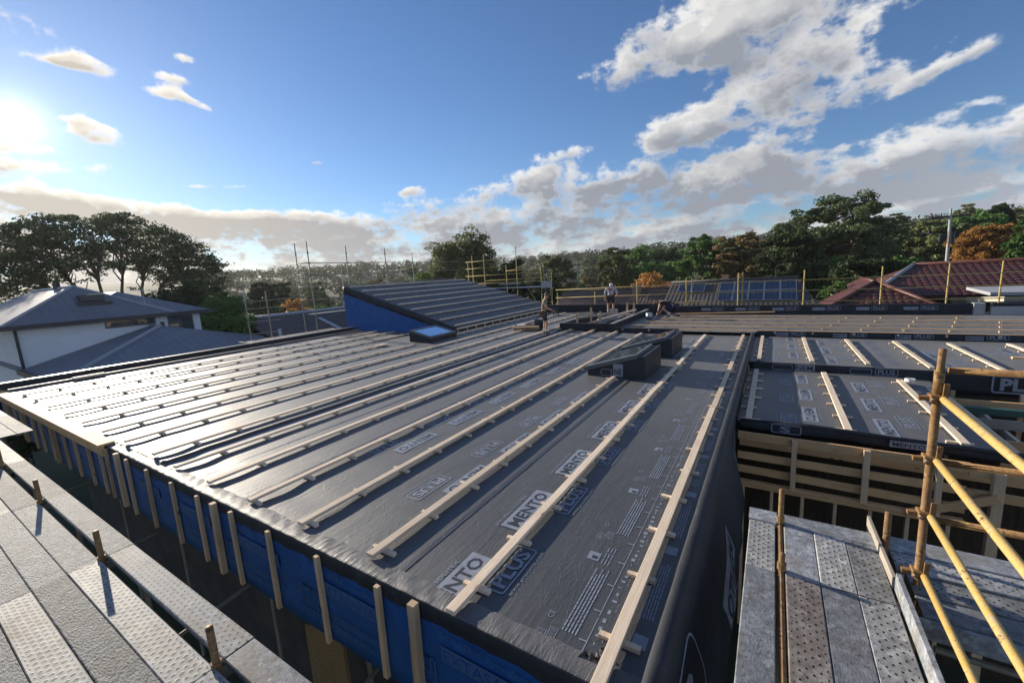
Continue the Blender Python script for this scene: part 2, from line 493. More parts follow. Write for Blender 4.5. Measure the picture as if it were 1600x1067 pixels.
M = {}
M['membrane'] = membrane_mat('roof_membrane', (.021, .024, .030), (.033, .036, .043), rough=.55, spec=1.0, fold=(1.5, .6, 1), relief=.0045, sheen=.08)
M['lap'] = membrane_mat('lap_tape', (.030, .033, .040), (.045, .048, .056), rough=.42, spec=.8, fold=(4, 1.5, 4))
M['membrane_side'] = membrane_mat('membrane_upstand', (.020, .022, .027), (.031, .034, .041), rough=.60, spec=.32, fold=(.8, .8, .8))
M['tape'] = membrane_mat('edge_tape', (.075, .075, .078), (.10, .10, .105), rough=.58, spec=.6, fold=(3, 3, 3), sheen=.1)
M['blue'] = membrane_mat('wall_wrap', (.014, .092, .30), (.018, .11, .345), rough=.55, spec=.3, fold=(.9, .9, .9), relief=.012)
M['blue_print'] = mat('wall_wrap_print', (.055, .145, .33), .55)
M['print'] = mat('membrane_print', (.27, .30, .36), .55, var=(.20, .225, .28), vscale=9)
M['print_dark'] = mat('membrane_print_letter', (.030, .034, .044), .5)
M['pine'] = wood_mat('pine_batten', (.75, .58, .41), (.83, .69, .53), (.30, .17, .08), 1)
M['pine_x'] = wood_mat('pine_beam', (.70, .41, .19), (.80, .52, .27), (.22, .11, .05), 0)
M['pine_z'] = wood_mat('pine_post', (.66, .44, .26), (.76, .55, .35), (.22, .11, .05), 2)
M['pine_grey'] = wood_mat('weathered_pine', (.34, .30, .25), (.44, .39, .32), (.16, .10, .06), 1)
M['ply'] = mat('brown_chipboard', (.22, .13, .05), .8, var=(.30, .19, .08), vscale=30, bump=.004, bscale=90)
M['dark'] = mat('shaded_interior', (.05, .042, .035), .9, var=(.08, .065, .05), vscale=2)  # shade of the void under the roof put into the base colour
M['interior'] = mat('shaded_timber', (.07, .045, .026), .9, var=(.04, .026, .016), vscale=3, stretch=(6, 6, .6))  # timber darkened in colour for the shade behind the beams
M['valley'] = mat('valley_lit_strip', (.11, .135, .18), .4, spec=.6)  # blue sky light on the valley floor put into the strip's colour
M['pl_perf'] = plank_mat('plank_punched_bright', (.34, .345, .34), (.44, .44, .42), .66, .15, True)
M['pl_dull'] = plank_mat('plank_punched_dull', (.21, .215, .22), (.30, .305, .31), .70, .05, True)
M['pl_rust'] = plank_mat('plank_punched_rusty', (.165, .142, .13), (.25, .225, .21), .74, .0, True)
M['pl_stud'] = plank_mat('plank_ribbed', (.22, .22, .20), (.34, .335, .31), .74, 0, False, 4.0)
M['pl_flat'] = plank_mat('plank_galvanised', (.22, .235, .255), (.31, .325, .345), .66, .15, False, .8)
M['rust'] = tube_mat('rusty_tube', (.20, .105, .045), (.40, .25, .095), .50)
M['yellow'] = tube_mat('yellow_tube', (.55, .35, .09), (.58, .43, .20), .535)
M['yellow_far'] = tube_mat('yellow_scaffold', (.46, .33, .08), (.50, .40, .16), .66)
M['galv_tube'] = tube_mat('old_galvanised_tube', (.24, .21, .16), (.32, .29, .23), .62)
M['alu'] = mat('aluminium_board', (.50, .51, .52), .45, metal=.7, var=(.40, .41, .42), vscale=6)
M['white_wall'] = mat('white_render', (.78, .79, .80), .8, var=(.72, .73, .74), vscale=.8, bump=.003, bscale=60)
M['roof_metal'] = mat('grey_steel_roof', (.15, .17, .205), .62, spec=.3, var=(.18, .20, .235), vscale=.6)
def sheet_roof(m):
    """pressed ribs running down each slope of a steel roof"""
    t = NT(m.node_tree); p = t.n['Principled BSDF']
    co = t.n.new('ShaderNodeTexCoord').outputs['Object']; g = t.n.new('ShaderNodeNewGeometry')
    a = t.n.new('ShaderNodeSeparateXYZ'); t.l.new(co, a.inputs[0]); n = t.n.new('ShaderNodeSeparateXYZ'); t.l.new(g.outputs['True Normal'], n.inputs[0])
    s = t.math('GREATER_THAN', t.math('ABSOLUTE', n.outputs[0]), t.math('ABSOLUTE', n.outputs[1]))
    u = t.math('ADD', t.math('MULTIPLY', a.outputs[1], s), t.math('MULTIPLY', a.outputs[0], t.math('SUBTRACT', 1.0, s)))
    rib = t.smooth(t.math('ABSOLUTE', t.math('SUBTRACT', t.math('FRACT', t.math('DIVIDE', u, .38)), .5)), .30, .48)
    b = t.n.new('ShaderNodeBump'); b.inputs['Strength'].default_value = 1; b.inputs['Distance'].default_value = .03
    t.l.new(rib, b.inputs['Height']); t.l.new(b.outputs[0], p.inputs['Normal'])


sheet_roof(M['roof_metal'])
M['ridge_metal'] = mat('ridge_capping', (.30, .32, .35), .4, spec=.6)
M['gutter'] = mat('dark_gutter', (.028, .030, .036), .5)
M['glass'] = glass_mat('window_glass', (.05, .07, .09))
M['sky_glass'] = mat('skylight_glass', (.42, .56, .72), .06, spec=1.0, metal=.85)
M['frame_grey'] = mat('window_frame', (.10, .105, .115), .45)
M['tile_dark'] = mat('dark_roof_tile', (.075, .068, .066), .75, var=(.12, .105, .10), vscale=9)
M['tile_red'] = mat('red_glazed_tile', (.085, .032, .027), .45, spec=.35, var=(.13, .050, .042), vscale=7)
M['tile_brown'] = mat('brown_tile', (.13, .085, .065), .7, var=(.18, .12, .09), vscale=7)
M['tile_orange'] = mat('terracotta_tile', (.42, .15, .07), .7, var=(.34, .12, .06), vscale=5)
M['tin'] = mat('pale_tin_roof', (.42, .43, .44), .5, var=(.36, .37, .38), vscale=1)
M['brick'] = mat('brick_wall', (.30, .20, .14), .85, var=(.36, .25, .18), vscale=8)
M['cream'] = mat('cream_wall', (.52, .48, .40), .8, var=(.46, .43, .36), vscale=2)
M['solar'] = mat('solar_panel', (.012, .020, .045), .12, spec=.8)
M['alu_frame'] = mat('panel_frame', (.35, .36, .38), .4, metal=.6)
M['concrete'] = mat('pole_concrete', (.42, .42, .41), .85, var=(.34, .34, .33), vscale=6)
M['soil'] = mat('ground_soil', (.045, .062, .028), .95, var=(.075, .085, .042), vscale=.08, detail=8)
M['bark'] = mat('bark', (.085, .065, .048), .9, var=(.15, .12, .09), vscale=6, bump=.02, bscale=18)
M['bark_pale'] = mat('pale_bark', (.26, .23, .19), .85, var=(.16, .135, .11), vscale=4, bump=.01, bscale=12)
M['leaf_dark'] = leaf_mat('dark_foliage', (.029, .049, .021), (.049, .075, .029))
M['leaf_gum'] = leaf_mat('gum_foliage', (.073, .105, .049), (.121, .158, .069))
M['leaf_green'] = leaf_mat('green_foliage', (.063, .128, .032), (.109, .192, .051))
M['leaf_olive'] = leaf_mat('olive_foliage', (.113, .135, .047), (.173, .192, .073))
M['leaf_far'] = leaf_mat('far_foliage', (.045, .072, .030), (.070, .095, .040), (.10, .115, .050))
M['leaf_brown'] = leaf_mat('bronze_foliage', (.131, .109, .049), (.194, .137, .060))
M['leaf_orange'] = leaf_mat('orange_foliage', (.34, .13, .05), (.40, .20, .06), (.50, .33, .10), .4)
M['leaf_gold'] = leaf_mat('amber_foliage', (.42, .20, .055), (.50, .26, .07), (.58, .34, .10), .45)
M['skin'] = mat('skin', (.52, .30, .21), .55, var=(.46, .25, .17), vscale=12)
M['black_cloth'] = mat('black_cloth', (.022, .022, .026), .9, var=(.035, .035, .04), vscale=14, bump=.006, bscale=26)
M['navy_cloth'] = mat('navy_cloth', (.025, .032, .060), .9, bump=.006, bscale=26)
M['tan_cloth'] = mat('tan_cloth', (.30, .23, .13), .9, var=(.24, .18, .10), vscale=12, bump=.006, bscale=26)
M['grey_cloth'] = mat('pale_grey_cloth', (.42, .44, .46), .9, var=(.36, .38, .40), vscale=12, bump=.006, bscale=26)
M['orange_print'] = mat('orange_print', (.55, .13, .05), .8)
M['white_cloth'] = mat('white_cloth', (.72, .72, .72), .9)
M['leather'] = mat('tool_leather', (.09, .055, .03), .7)
M['hair'] = mat('hair', (.10, .065, .035), .7)
M['boot'] = mat('work_boot', (.05, .04, .032), .8)
M['card'] = mat('cardboard', (.36, .25, .15), .85)
M['plastic'] = mat('dark_plastic', (.03, .04, .04), .5)
M['white_plastic'] = mat('white_plastic', (.75, .75, .73), .5)
M['wire'] = mat('wire', (.02, .02, .02), .6)

# ------------------------------------------------------------------ ground
def terrain(x, y):
    r = math.hypot(x, y); th = math.degrees(math.atan2(x, y))
    w = sstep(-48, -2, th)
    z = -7.2
    z += (-9.5 * sstep(38, 120, r) + 26 * sstep(130, 420, r)) * (1 - w)
    z += (14 * sstep(60, 320, r)) * w
    z += 2.5 * nz(x * .008, y * .008, 3) * sstep(60, 150, r)
    z -= 60 * sstep(700, 2600, r)
    return z


def build_ground():
    st = [0, 8, 16, 24, 34, 46, 60, 76, 94, 115, 140, 170, 205, 245, 290, 340, 400, 470, 560, 700, 1000, 1500, 2600]
    v = [(0, 0, -7.2)]; f = []; n = 96
    for r in st[1:]:
        for j in range(n):
            a = 2 * math.pi * j / n; x, y = r * math.sin(a), r * math.cos(a)
            v.append((x, y, terrain(x, y)))
    for j in range(n): f.append((0, 1 + (j + 1) % n, 1 + j))
    for i in range(len(st) - 2):
        for j in range(n):
            f.append((1 + i * n + j, 1 + i * n + (j + 1) % n, 1 + (i + 1) * n + (j + 1) % n, 1 + (i + 1) * n + j))
    me = bpy.data.meshes.new('ground'); me.from_pydata(v, [], f); me.materials.append(M['soil'])
    me.polygons.foreach_set('use_smooth', [True] * len(f))
    tag(link('ground', me), kind='structure')


build_ground()

# ------------------------------------------------------------------ the house under construction
ZR = -2.60                       # roof membrane level below the lens
YF = 2.12                        # front edge
HOUSE = empty('house_under_construction', (-8, 12, -7.2),
              'half-built house with grey membrane roof, pine battens and blue wrapped fascia', 'building')
HOUSE.location = (0, 0, 0)
RAFT0, RAFT = 2.50, .70


def raft(x):
    """where the rafters' packers lie under each batten"""
    return float(np.interp(x, [-16, -9, -7.5, -6.5, -.8], [3.03, 2.79, 2.93, 2.98, 3.2]))


def sag(x, y):
    amp = .001 + .004 * max(0, nz(x * .7, y * .45, 21) + .1) * sstep(-2.6, -4.4, x)
    amp += .009 * sstep(3.3, 2.6, y) * sstep(-2.6, -4.4, x)
    s = math.sin(math.pi * (y - raft(x)) / RAFT) ** 2
    return -amp * s * (.75 + .9 * nz(x * .9, y * .35, 9))


def roof_h(x, y):
    z = ZR + sag(x, y)
    if x < -7.95: z += .05
    z += .004 * nz(x * 1.3, y * .5, 2) * sstep(-2.2, -3.2, x) + .0025 * nz(x * 4.5, y * 1.6, 5) * sstep(-2.2, -3.0, x)
    return z


_txt = {}


def text2d(s, bold=0.0):
    """outline of a word as flat triangles, height of capitals = 1, starting at u=0"""
    if (s, bold) in _txt: return _txt[(s, bold)]
    cu = bpy.data.curves.new('print', 'FONT'); cu.body = s; cu.size = 1; cu.offset = bold; cu.resolution_u = 2
    o = bpy.data.objects.new('print', cu); COL.objects.link(o)
    dg = bpy.context.evaluated_depsgraph_get()
    me = bpy.data.meshes.new_from_object(o.evaluated_get(dg))
    v = [(q.co.x, q.co.y) for q in me.vertices]; f = [tuple(p.vertices) for p in me.polygons]
    bpy.data.objects.remove(o); bpy.data.curves.remove(cu); bpy.data.meshes.remove(me)
    x0 = min(a for a, b in v); x1 = max(a for a, b in v); h = .73
    v = [((a - x0) / h, b / h) for a, b in v]
    _txt[(s, bold)] = (v, f, (x1 - x0) / h)
    return _txt[(s, bold)]


class Print:
    """flat print laid on a surface through a mapping (u, v) -> point"""
    def __init__(self, fn): self.fn = fn; self.mb = MB()

    def text(self, s, u, v, h, width=None, m=0, bold=.0, lift=.0, mirror=False):
        tv, tf, w = text2d(s, bold)
        sx = (width / w) if width else h
        self.mb.add([self.fn(u + a * sx, v + b * h, lift) for a, b in tv], tf, m)

    def rect(self, u0, u1, v0, v1, m=0, lift=0.0, nu=6, nv=2):
        vs = [self.fn(u0 + (u1 - u0) * i / nu, v0 + (v1 - v0) * j / nv, lift) for j in range(nv + 1) for i in range(nu + 1)]
        fs = [(j * (nu + 1) + i, j * (nu + 1) + i + 1, (j + 1) * (nu + 1) + i + 1, (j + 1) * (nu + 1) + i) for j in range(nv) for i in range(nu)]
        self.mb.add(vs, fs, m)

    def frame(self, u0, u1, v0, v1, w, r, m=0, lift=0.0):
        def ring(k):
            pts = []
            for cx, cy, a0 in ((u1 - r, v1 - r, 0), (u0 + r, v1 - r, 90), (u0 + r, v0 + r, 180), (u1 - r, v0 + r, 270)):
                for q in range(4): a = R(a0 + q * 30); pts.append((cx + (r - k) * math.cos(a), cy + (r - k) * math.sin(a)))
            return pts
        A, B = ring(0), ring(w); n = len(A)
        # extra stations along the straight runs so that the print follows the sheet
        def dense(P):
            o = []
            for i in range(n):
                a, b = P[i], P[(i + 1) % n]; k = 6 if i % 4 == 3 else 1
                for j in range(k): o.append((a[0] + (b[0] - a[0]) * j / k, a[1] + (b[1] - a[1]) * j / k))
            return o
        A, B = dense(A), dense(B); n = len(A)
        self.mb.add([self.fn(a, b, lift) for a, b in A + B], [(i, (i + 1) % n, n + (i + 1) % n, n + i) for i in range(n)], m)

    def build(self, name, mats, parent): return self.mb.build(name, mats, parent)


def logo(p, full=True, skip_small=False):
    """the maker's mark: SOLITEX / MENTO on a pale block / PLUS in an outlined block"""
    p.rect(0, .81, .0, .225, 0, 0, 10, 3)
    p.text('MENTO', .05, .04, .145, .71, 1, .02, .0016)
    p.frame(.48, 1.10, -.33, -.10, .018, .035, 0)
    p.text('PLUS', .54, -.29, .15, .50, 0, .03)
    if not skip_small:
        p.text('pro clima SOLITEX', -.02, .25, .045, .66, 0)
        p.text('www.proclima.com', .50, -.39, .036, .60, 0)


def sheet_fn(cx, cy, zf, flip=False, lift=.0035):
    s = -1 if flip else 1
    def fn(u, v, l=0.0):
        x = cx - v * s; y = max(cy + u * s, 2.27)
        return (x, y, zf(x, y) + lift + l)
    return fn


# --- main roof: membrane rolls laid side by side along the battens
rolls = [-19.45, -17.95, -16.5, -15.05, -13.6, -12.15, -10.7, -9.3, -7.95, -6.9, -5.6, -4.25, -2.78, -1.04, -.60]
SHEETS = []
for i in range(len(rolls) - 1):
    x0, x1 = rolls[i], rolls[i + 1]
    y1 = 16.66 if x1 > -5.7 else 24.0
    rx = .075 if x1 > -8 else .11
    ys = frange(YF + .13, 6, .075) + frange(6, 12, .12)[1:] + frange(12, y1, .25)[1:]
    k = .0025 * (i % 2)
    lap = .10 if i < len(rolls) - 2 else 0
    zf = lambda x, y, k=k: roof_h(x, y) + k
    SHEETS.append(link('membrane_sheet', grid_mesh('membrane_sheet', frange(x0, x1 - (.02 if i == 7 else 0), rx), ys, zf, M['membrane']), HOUSE))
# short drop in level beside the eighth batten
MB().box(-7.972, -7.952, YF + .13, 16.4, ZR - .02, ZR + .048).build('membrane_fold', M['membrane'], HOUSE)
link('valley_lit_strip', grid_mesh('valley_lit_strip', frange(-7.95, -7.70, .06), frange(YF + .14, 16.5, .12), lambda x, y: roof_h(x, y) + .006, M['valley']), HOUSE)  # strip standing in for the blue-lit floor beside the step

for i in (9, 10, 11, 12):                      # taped laps between the nearer rolls
    xl = rolls[i]
    link('lap_tape', grid_mesh('lap_tape', [xl - .03, xl, xl + .03], frange(YF + .16, 16.4, .10), lambda x, y: roof_h(x, y) + .0045 + .0015 * nz(x * 9, y * 4), M['lap']), SHEETS[i])
zmain = lambda x, y: roof_h(x, y) + .0025
for (cx, flip, y0, n) in ((-2.13, False, 2.01, 11), (-3.40, True, 4.37, 9), (-4.95, True, 5.0, 6)):
    for k in range(n):
        cy = y0 + 1.29 * k
        if cx < -2 and 9.0 < cy < 11.6 and cx > -4.2: continue
        p = Print(sheet_fn(cx, cy, zmain, flip)); logo(p, skip_small=k > 5)
        p.build('printed_logo', [M['print'], M['print_dark']], SHEETS[12 if cx > -2.7 else 11 if cx > -4.2 else 10])

# lap line of the last roll with its ticks, rows of small print and marks
sh = SHEETS[13]
p = Print(lambda u, v, l=0: (-1.04 + v, 2.30 + u, roof_h(-1.04 + v, 2.30 + u) + .0042 + l))
y = 0
while y < 14:
    p.rect(y, y + .34, .0, .008, nu=3, nv=1); y += .36
for k in range(46):
    u = .1 + k * .30
    p.rect(u, u + .012, -.055, .0, nu=1, nv=1)
    for q in range(4):
        uu = u + q * .07; p.rect(uu + rnd.random() * .02, uu + .02 + rnd.random() * .035, .035 + rnd.random() * .02, .06 + rnd.random() * .025, nu=1, nv=1)
    if k < 18: p.text('BIEN HIER', u + .05, .095, .012, .1)
tag(p.build('lap_marking', M['print'], sh), kind='stuff')
p = Print(lambda u, v, l=0: (-1.28 + v, 2.36 + u, roof_h(-1.28 + v, 2.36 + u) + .0025 + l))
for k in range(9):
    for row in range(5):
        u = k * 1.29 + .06
        while u < k * 1.29 + .78 - .06 * (row % 2):
            w = .02 + rnd.random() * .05; p.rect(u, u + w, .04 + row * .026, .052 + row * .026, nu=1, nv=1); u += w + .008
    u = k * 1.29
    p.frame(u - .10, u + .0, -.115, -.05, .005, .006); p.text('MENTO', u - .09, -.10, .035, .08)
    p.frame(u - .06, u + .05, -.04, .025, .005, .006); p.text('PLUS', u - .05, -.025, .035, .09)
    p.text('CE', u + .12, -.11, .05, .07)
    p.rect(u + .88, u + .99, -.09, .02, nu=2, nv=2); p.rect(u + .90, u + .94, -.05, .0, 1, .0015, nu=1, nv=1)
    for row in range(3):
        for q in range(3): p.rect(u + .86 + q * .09, u + .93 + q * .09, .05 + row * .03, .06 + row * .03, nu=1, nv=1)
tag(p.build('small_print', [M['print'], M['print_dark']], SHEETS[12]), kind='stuff')
# print on the strip between the last batten and the upstand
p = Print(lambda u, v, l=0: (-.72 + v, 2.5 + u, roof_h(-.72 + v, 2.5 + u) + .0045 + l))
for k in range(7):
    for row in range(5):
        u = k * 1.1 + .3
        while u < k * 1.1 + .95:
            w = .03 + rnd.random() * .06; p.rect(u, u + w, -.05 + row * .022, -.04 + row * .022, nu=1, nv=1); u += w + .01
    p.rect(k * 1.1 + .02, k * 1.1 + .14, -.04, .06, nu=1, nv=1)
tag(p.build('small_print', M['print'], sh), kind='stuff')

# --- battens on packers
PACK = []


def batten(x, y0, y1, z, parent=HOUSE, w=.09, h=.036, pk=.034, packers=True, plen=.26, near=False, every=RAFT, m='pine', skew=0.0):
    mb = MB(); ys = frange(y0, y1, 1.2); wob = rnd.random() * 50
    L = []
    for y in ys:
        xx = x + skew * (y - y0) + .006 * nz(wob, y * .5); zz = z + pk + h / 2 + .004 * nz(y * .6, wob)
        L.append((xx, y, zz))
    for (xa, ya, za) in L:
        for i, j in ((-1, -1), (1, -1), (1, 1), (-1, 1)): mb.v.append((xa + i * w / 2, ya, za + j * h / 2))
    n = len(L)
    for k in range(n - 1):
        for j in range(4): mb.f.append((k * 4 + j, k * 4 + (j + 1) % 4, k * 4 + 4 + (j + 1) % 4, k * 4 + 4 + j)); mb.m.append(0)
    mb.f += [(3, 2, 1, 0), tuple((n - 1) * 4 + j for j in range(4))]; mb.m += [0, 0]
    o = mb.build('roof_batten', M[m], parent, bevel=.003 if near else 0)
    if packers:
        r0 = raft(x); k = math.ceil((y0 - r0) / every)
        y = r0 + k * every
        while y < y1 - .03:
            if y > y0 + .03:
                dx = (rnd.random() - .5) * .06
                PACK.append((x + skew * (y - y0) + dx, y + (rnd.random() - .5) * .03, z, plen * (.85 + .3 * rnd.random()), pk, o))
            y += every
    return o


BX = [-16.14, -14.66, -13.29, -11.97, -10.74, -9.57, -8.33, -7.52, -6.45, -5.37, -4.30, -3.16, -2.04, -.84]
FAR = [14.6, 14.6, 14.3, 23.4, 23.4, 23.2, 22.9, 20.5, 18.6, 16.9, 16.3, 9.45, 16.3, 16.5]
for i, x in enumerate(BX):
    zb = ZR + (.05 if x < -7.95 else 0)
    nearb = i >= 9
    yn = 2.27 - (.16 if i == 12 else .28 if i == 13 else 0)
    if i == 2: batten(x, yn, 11.5, zb); continue
    if i == 3:
        batten(x, yn, 11.7, zb); batten(x, 13.9, FAR[i], zb); continue
    if i == 10: batten(x, yn, 9.7, zb, near=True); batten(x - .0, 9.72, FAR[i], zb); continue
    if i == 11: batten(x, yn, 9.5, zb, near=True); batten(-3.75, 11.35, 12.1, zb); continue
    j = rnd.uniform(6.2, 9.5)                  # two lengths butted on a packer
    batten(x, yn, j - .004, zb, near=nearb); batten(x + rnd.choice((-.014, .012)), j + .004, FAR[i], zb, near=nearb)

# --- right wing: two lower roof planes stepping up away from the lens
ZL, ZU = -2.76, -2.60
hl = lambda x, y: ZL + .006 * nz(x * 1.5, y * .7, 4) - .03 * sstep(2.3, 3.0, x)
hu = lambda x, y: ZU + .005 * nz(x * 1.5, y * .7, 6)
lowsheet = link('membrane_sheet', grid_mesh('membrane_sheet', frange(-.46, 2.95, .09), frange(7.95, 12.3, .09), hl, M['membrane']), HOUSE)
upsheet = link('membrane_sheet', grid_mesh('membrane_sheet', frange(-.50, 9.2, .12), frange(12.3, 16.66, .12), hu, M['membrane']), HOUSE)
for x, y1 in ((-.285, 11.9), (1.08, 12.0), (2.37, 11.7)): batten(x, 7.98, y1, ZL, plen=.30, near=True, w=.10)
for x, ya in ((-.25, 12.45), (.88, 12.45), (1.95, 12.45), (3.03, 12.4), (4.13, 12.4)): batten(x, ya, 16.3 - .12 * x, ZU, plen=.26, w=.09)
batten(5.3, 14.6, 16.0, ZU)
o = MB().bar((4.65, 13.8, ZU + .09), (7.6, 13.75, ZU + .09), .09, .045).build('roof_batten', M['pine_x'], HOUSE)
for (cx, cy, flip, sh_, zf) in [(.52, 9.2, True, lowsheet, hl), (.52, 10.5, True, lowsheet, hl), (.52, 11.8, True, lowsheet, hl),
                                (1.72, 8.1, False, lowsheet, hl), (1.72, 9.35, False, lowsheet, hl), (1.72, 10.6, False, lowsheet, hl),
                                (.42, 13.8, True, upsheet, hu), (.42, 15.1, True, upsheet, hu), (.42, 16.4, True, upsheet, hu),
                                (1.42, 12.6, False, upsheet, hu), (1.42, 13.9, False, upsheet, hu), (1.42, 15.2, False, upsheet, hu),
                                (3.55, 12.6, False, upsheet, hu), (3.55, 13.9, False, upsheet, hu), (4.9, 12.9, True, upsheet, hu), (4.9, 15.4, True, upsheet, hu)]:
    p = Print(sheet_fn(cx, cy, zf, flip)); logo(p, skip_small=cy > 10)
    p.build('printed_logo', [M['print'], M['print_dark']], sh_)
p = Print(lambda u, v, l=0: (2.45 + v, 12.7 + u, hu(2.45 + v, 12.7 + u) + .005))
for k in range(4):
    for row in range(7):
        u = k * .95
        while u < k * .95 + .7:
            w = .05 + rnd.random() * .1; p.rect(u, u + w, row * .035 - .1, row * .035 - .085, nu=1, nv=1); u += w + .02
tag(p.build('small_print', M['print'], upsheet), kind='stuff')


def wall_print(x0, z0, h, y, parts, parent, sx=1, zf=None, name='printed_logo', mats=None):
    """print on an upright face that looks towards -Y"""
    p = Print(lambda u, v, l=0: (x0 + u * sx, y - .004 - l, z0 + v))
    for fn in parts: fn(p)
    return p.build(name, mats or [M['print'], M['print_dark']], parent)


# upstand between the two planes, hanging lower at the open end
xs = frange(-.46, 9.2, .12)
def strip(name, xs, ztop, zbot, y, mat_, wob=.02, parent=HOUSE, n=5):
    v = []; f = []
    for j in range(n):
        for x in xs:
            t = j / (n - 1); zt = ztop(x) if callable(ztop) else ztop; zb = zbot(x) if callable(zbot) else zbot
            v.append((x, y + wob * nz(x * 1.3, t * 1.5, y) * (0.2 + t) - .01 * t, zt + (zb - zt) * t))
    nx = len(xs)
    for j in range(n - 1):
        for i in range(nx - 1): f.append((j * nx + i, (j + 1) * nx + i, (j + 1) * nx + i + 1, j * nx + i + 1))
    me = bpy.data.meshes.new(name); me.from_pydata(v, [], f); me.materials.append(mat_)
    me.polygons.foreach_set('use_smooth', [True] * len(f))
    o = link(name, me, parent)
    s = o.modifiers.new('solid', 'SOLIDIFY'); s.thickness = .006
    return o


up1 = strip('membrane_upstand', xs, ZU + .015, lambda x: ZL - .02 - .28 * sstep(2.6, 3.4, x), 12.29, M['membrane_side'])
wall_print(.95, ZL + .0, .1, 12.265, [lambda p: p.rect(-.42, -.02, .0, .17), lambda p: p.text('NEM', -.40, .03, .11, .34, 1, .02, .002),
                                      lambda p: p.frame(-.9, -.47, -.0, .15, .015, .03)], up1)
wall_print(1.9, ZL + .0, .1, 12.265, [lambda p: p.frame(.15, .55, .0, .17, .016, .03), lambda p: p.text('PLUS', .2, .035, .1, .3, 0, .03), lambda p: p.frame(-.3, .1, .0, .14, .015, .03)], up1)
wall_print(4.15, ZL - .22, .1, 12.262, [lambda p: p.frame(-.25, .72, .0, .37, .03, .05), lambda p: p.text('PLUS', -.13, .07, .25, .75, 0, .04)], up1)
up2 = strip('membrane_upstand', frange(-.46, 9.2, .15), -2.405, ZU - .01, 16.68, M['membrane_side'])
for x in (.55, 2.1, 3.6, 5.1):
    wall_print(x, ZU + .02, .1, 16.655, [lambda p: p.frame(0, .42, .02, .17, .014, .03), lambda p: p.text('PLUS', .05, .05, .09, .32, 0, .03),
                                         lambda p: p.rect(-.42, -.06, .0, .12), lambda p: p.text('MENTO', -.40, .03, .07, .32, 1, .02, .002)], up2)

# --- upstand roll between main roof and right wing, draped over its outer side
def drape():
    ys = frange(2.0, 16.66, .09); v = []; f = []
    for y in ys:
        lo = -3.75 + .25 * nz(y * .6, 1.2) if y < 7.6 else (ZL - .06 if y < 12.3 else ZU - .04)
        bulge = .20 * sstep(7.8, 5.8, y) + .06 * nz(y * .8, 3.3)
        w = .004 * nz(y * 5, .3)
        xo = -.475
        w2 = .010 * nz(y * 2.2, 5.1) + .006 * max(0, 1 - 3 * abs(nz(y * 3.1, 8))) ** 2
        prof = [(-.625, ZR - .01), (-.615 + w2 * .4, ZR + .05), (-.602 + w2 * .5, ZR + .10), (-.585, ZR + .122 + w + w2), (-.545, ZR + .128 + w + w2), (-.505, ZR + .118 + w + w2 * .5), (xo, ZR + .08)]
        t = [(.12, .3), (.26, .6), (.42, 1.0), (.6, 1.25), (.8, 1.1), (1.0, .75)]
        for a, b in t:
            fold = (.034 * math.sin(3.5 * (y + 1.6 * a * a) + 2 * nz(y, a)) + .03 * nz(y * 2.4, a * 3)) * a * (1 if y < 7.7 else .1)
            prof.append((xo + bulge * b * (1 if y < 7.7 else 0) + fold, ZR + .07 + (lo - ZR - .07) * a))
        v += [(a, y, b) for a, b in prof]
    n = 13
    for j in range(len(ys) - 1):
        for i in range(n - 1): f.append((j * n + i, j * n + i + 1, (j + 1) * n + i + 1, (j + 1) * n + i))
    me = bpy.data.meshes.new('membrane_upstand'); me.from_pydata(v, [], f); me.materials.append(M['membrane_side'])
    me.polygons.foreach_set('use_smooth', [True] * len(f))
    o = link('membrane_upstand', me, HOUSE)
    s = o.modifiers.new('solid', 'SOLIDIFY'); s.thickness = .004; s.offset = -1
    from mathutils.bvhtree import BVHTree
    bv = BVHTree.FromPolygons(v, f)
    def fn_maker(yc, zc, rot):
        cr, sr = math.cos(rot), math.sin(rot)
        def fn(u, q, l=0):
            yy = yc - (u * cr - q * sr); zz = zc + (u * sr + q * cr)
            hit = bv.ray_cast(Vector((1.5, yy, zz)), Vector((-1, 0, 0)))
            x = hit[0].x if hit[0] else -.42
            return (x + .005 + l, yy, zz)
        return fn
    p = Print(fn_maker(4.75, -3.12, -.15)); p.rect(0, 1.05, .0, .30, 0, 0, 14, 4); p.text('MENTO', .06, .06, .18, .92, 1, .02, .004)
    p.build('printed_logo', [M['print'], M['print_dark']], o)
    p = Print(fn_maker(2.95, -3.0, -.1)); p.frame(0, .8, -.0, .40, .02, .12); p.text('S', .25, .06, .26, .28, 0, .03)
    p.build('printed_logo', [M['print'], M['print_dark']], o)
    p = Print(fn_maker(7.5, -3.05, -.12)); p.frame(0, .9, -.0, .30, .02, .05); p.text('PLUS', .1, .06, .18, .7, 0, .03)
    p.rect(1.75, 2.0, -.35, -.12, 0, 0, 4, 4)
    for row in range(6):
        for k in range(24):
            if rnd.random() < .75: p.rect(2.6 + k * .11, 2.68 + k * .11, -.02 - row * .035, -.008 - row * .035, 0, 0, 2, 1)
    tag(p.build('small_print', [M['print'], M['print_dark']], o), kind='stuff')


drape()

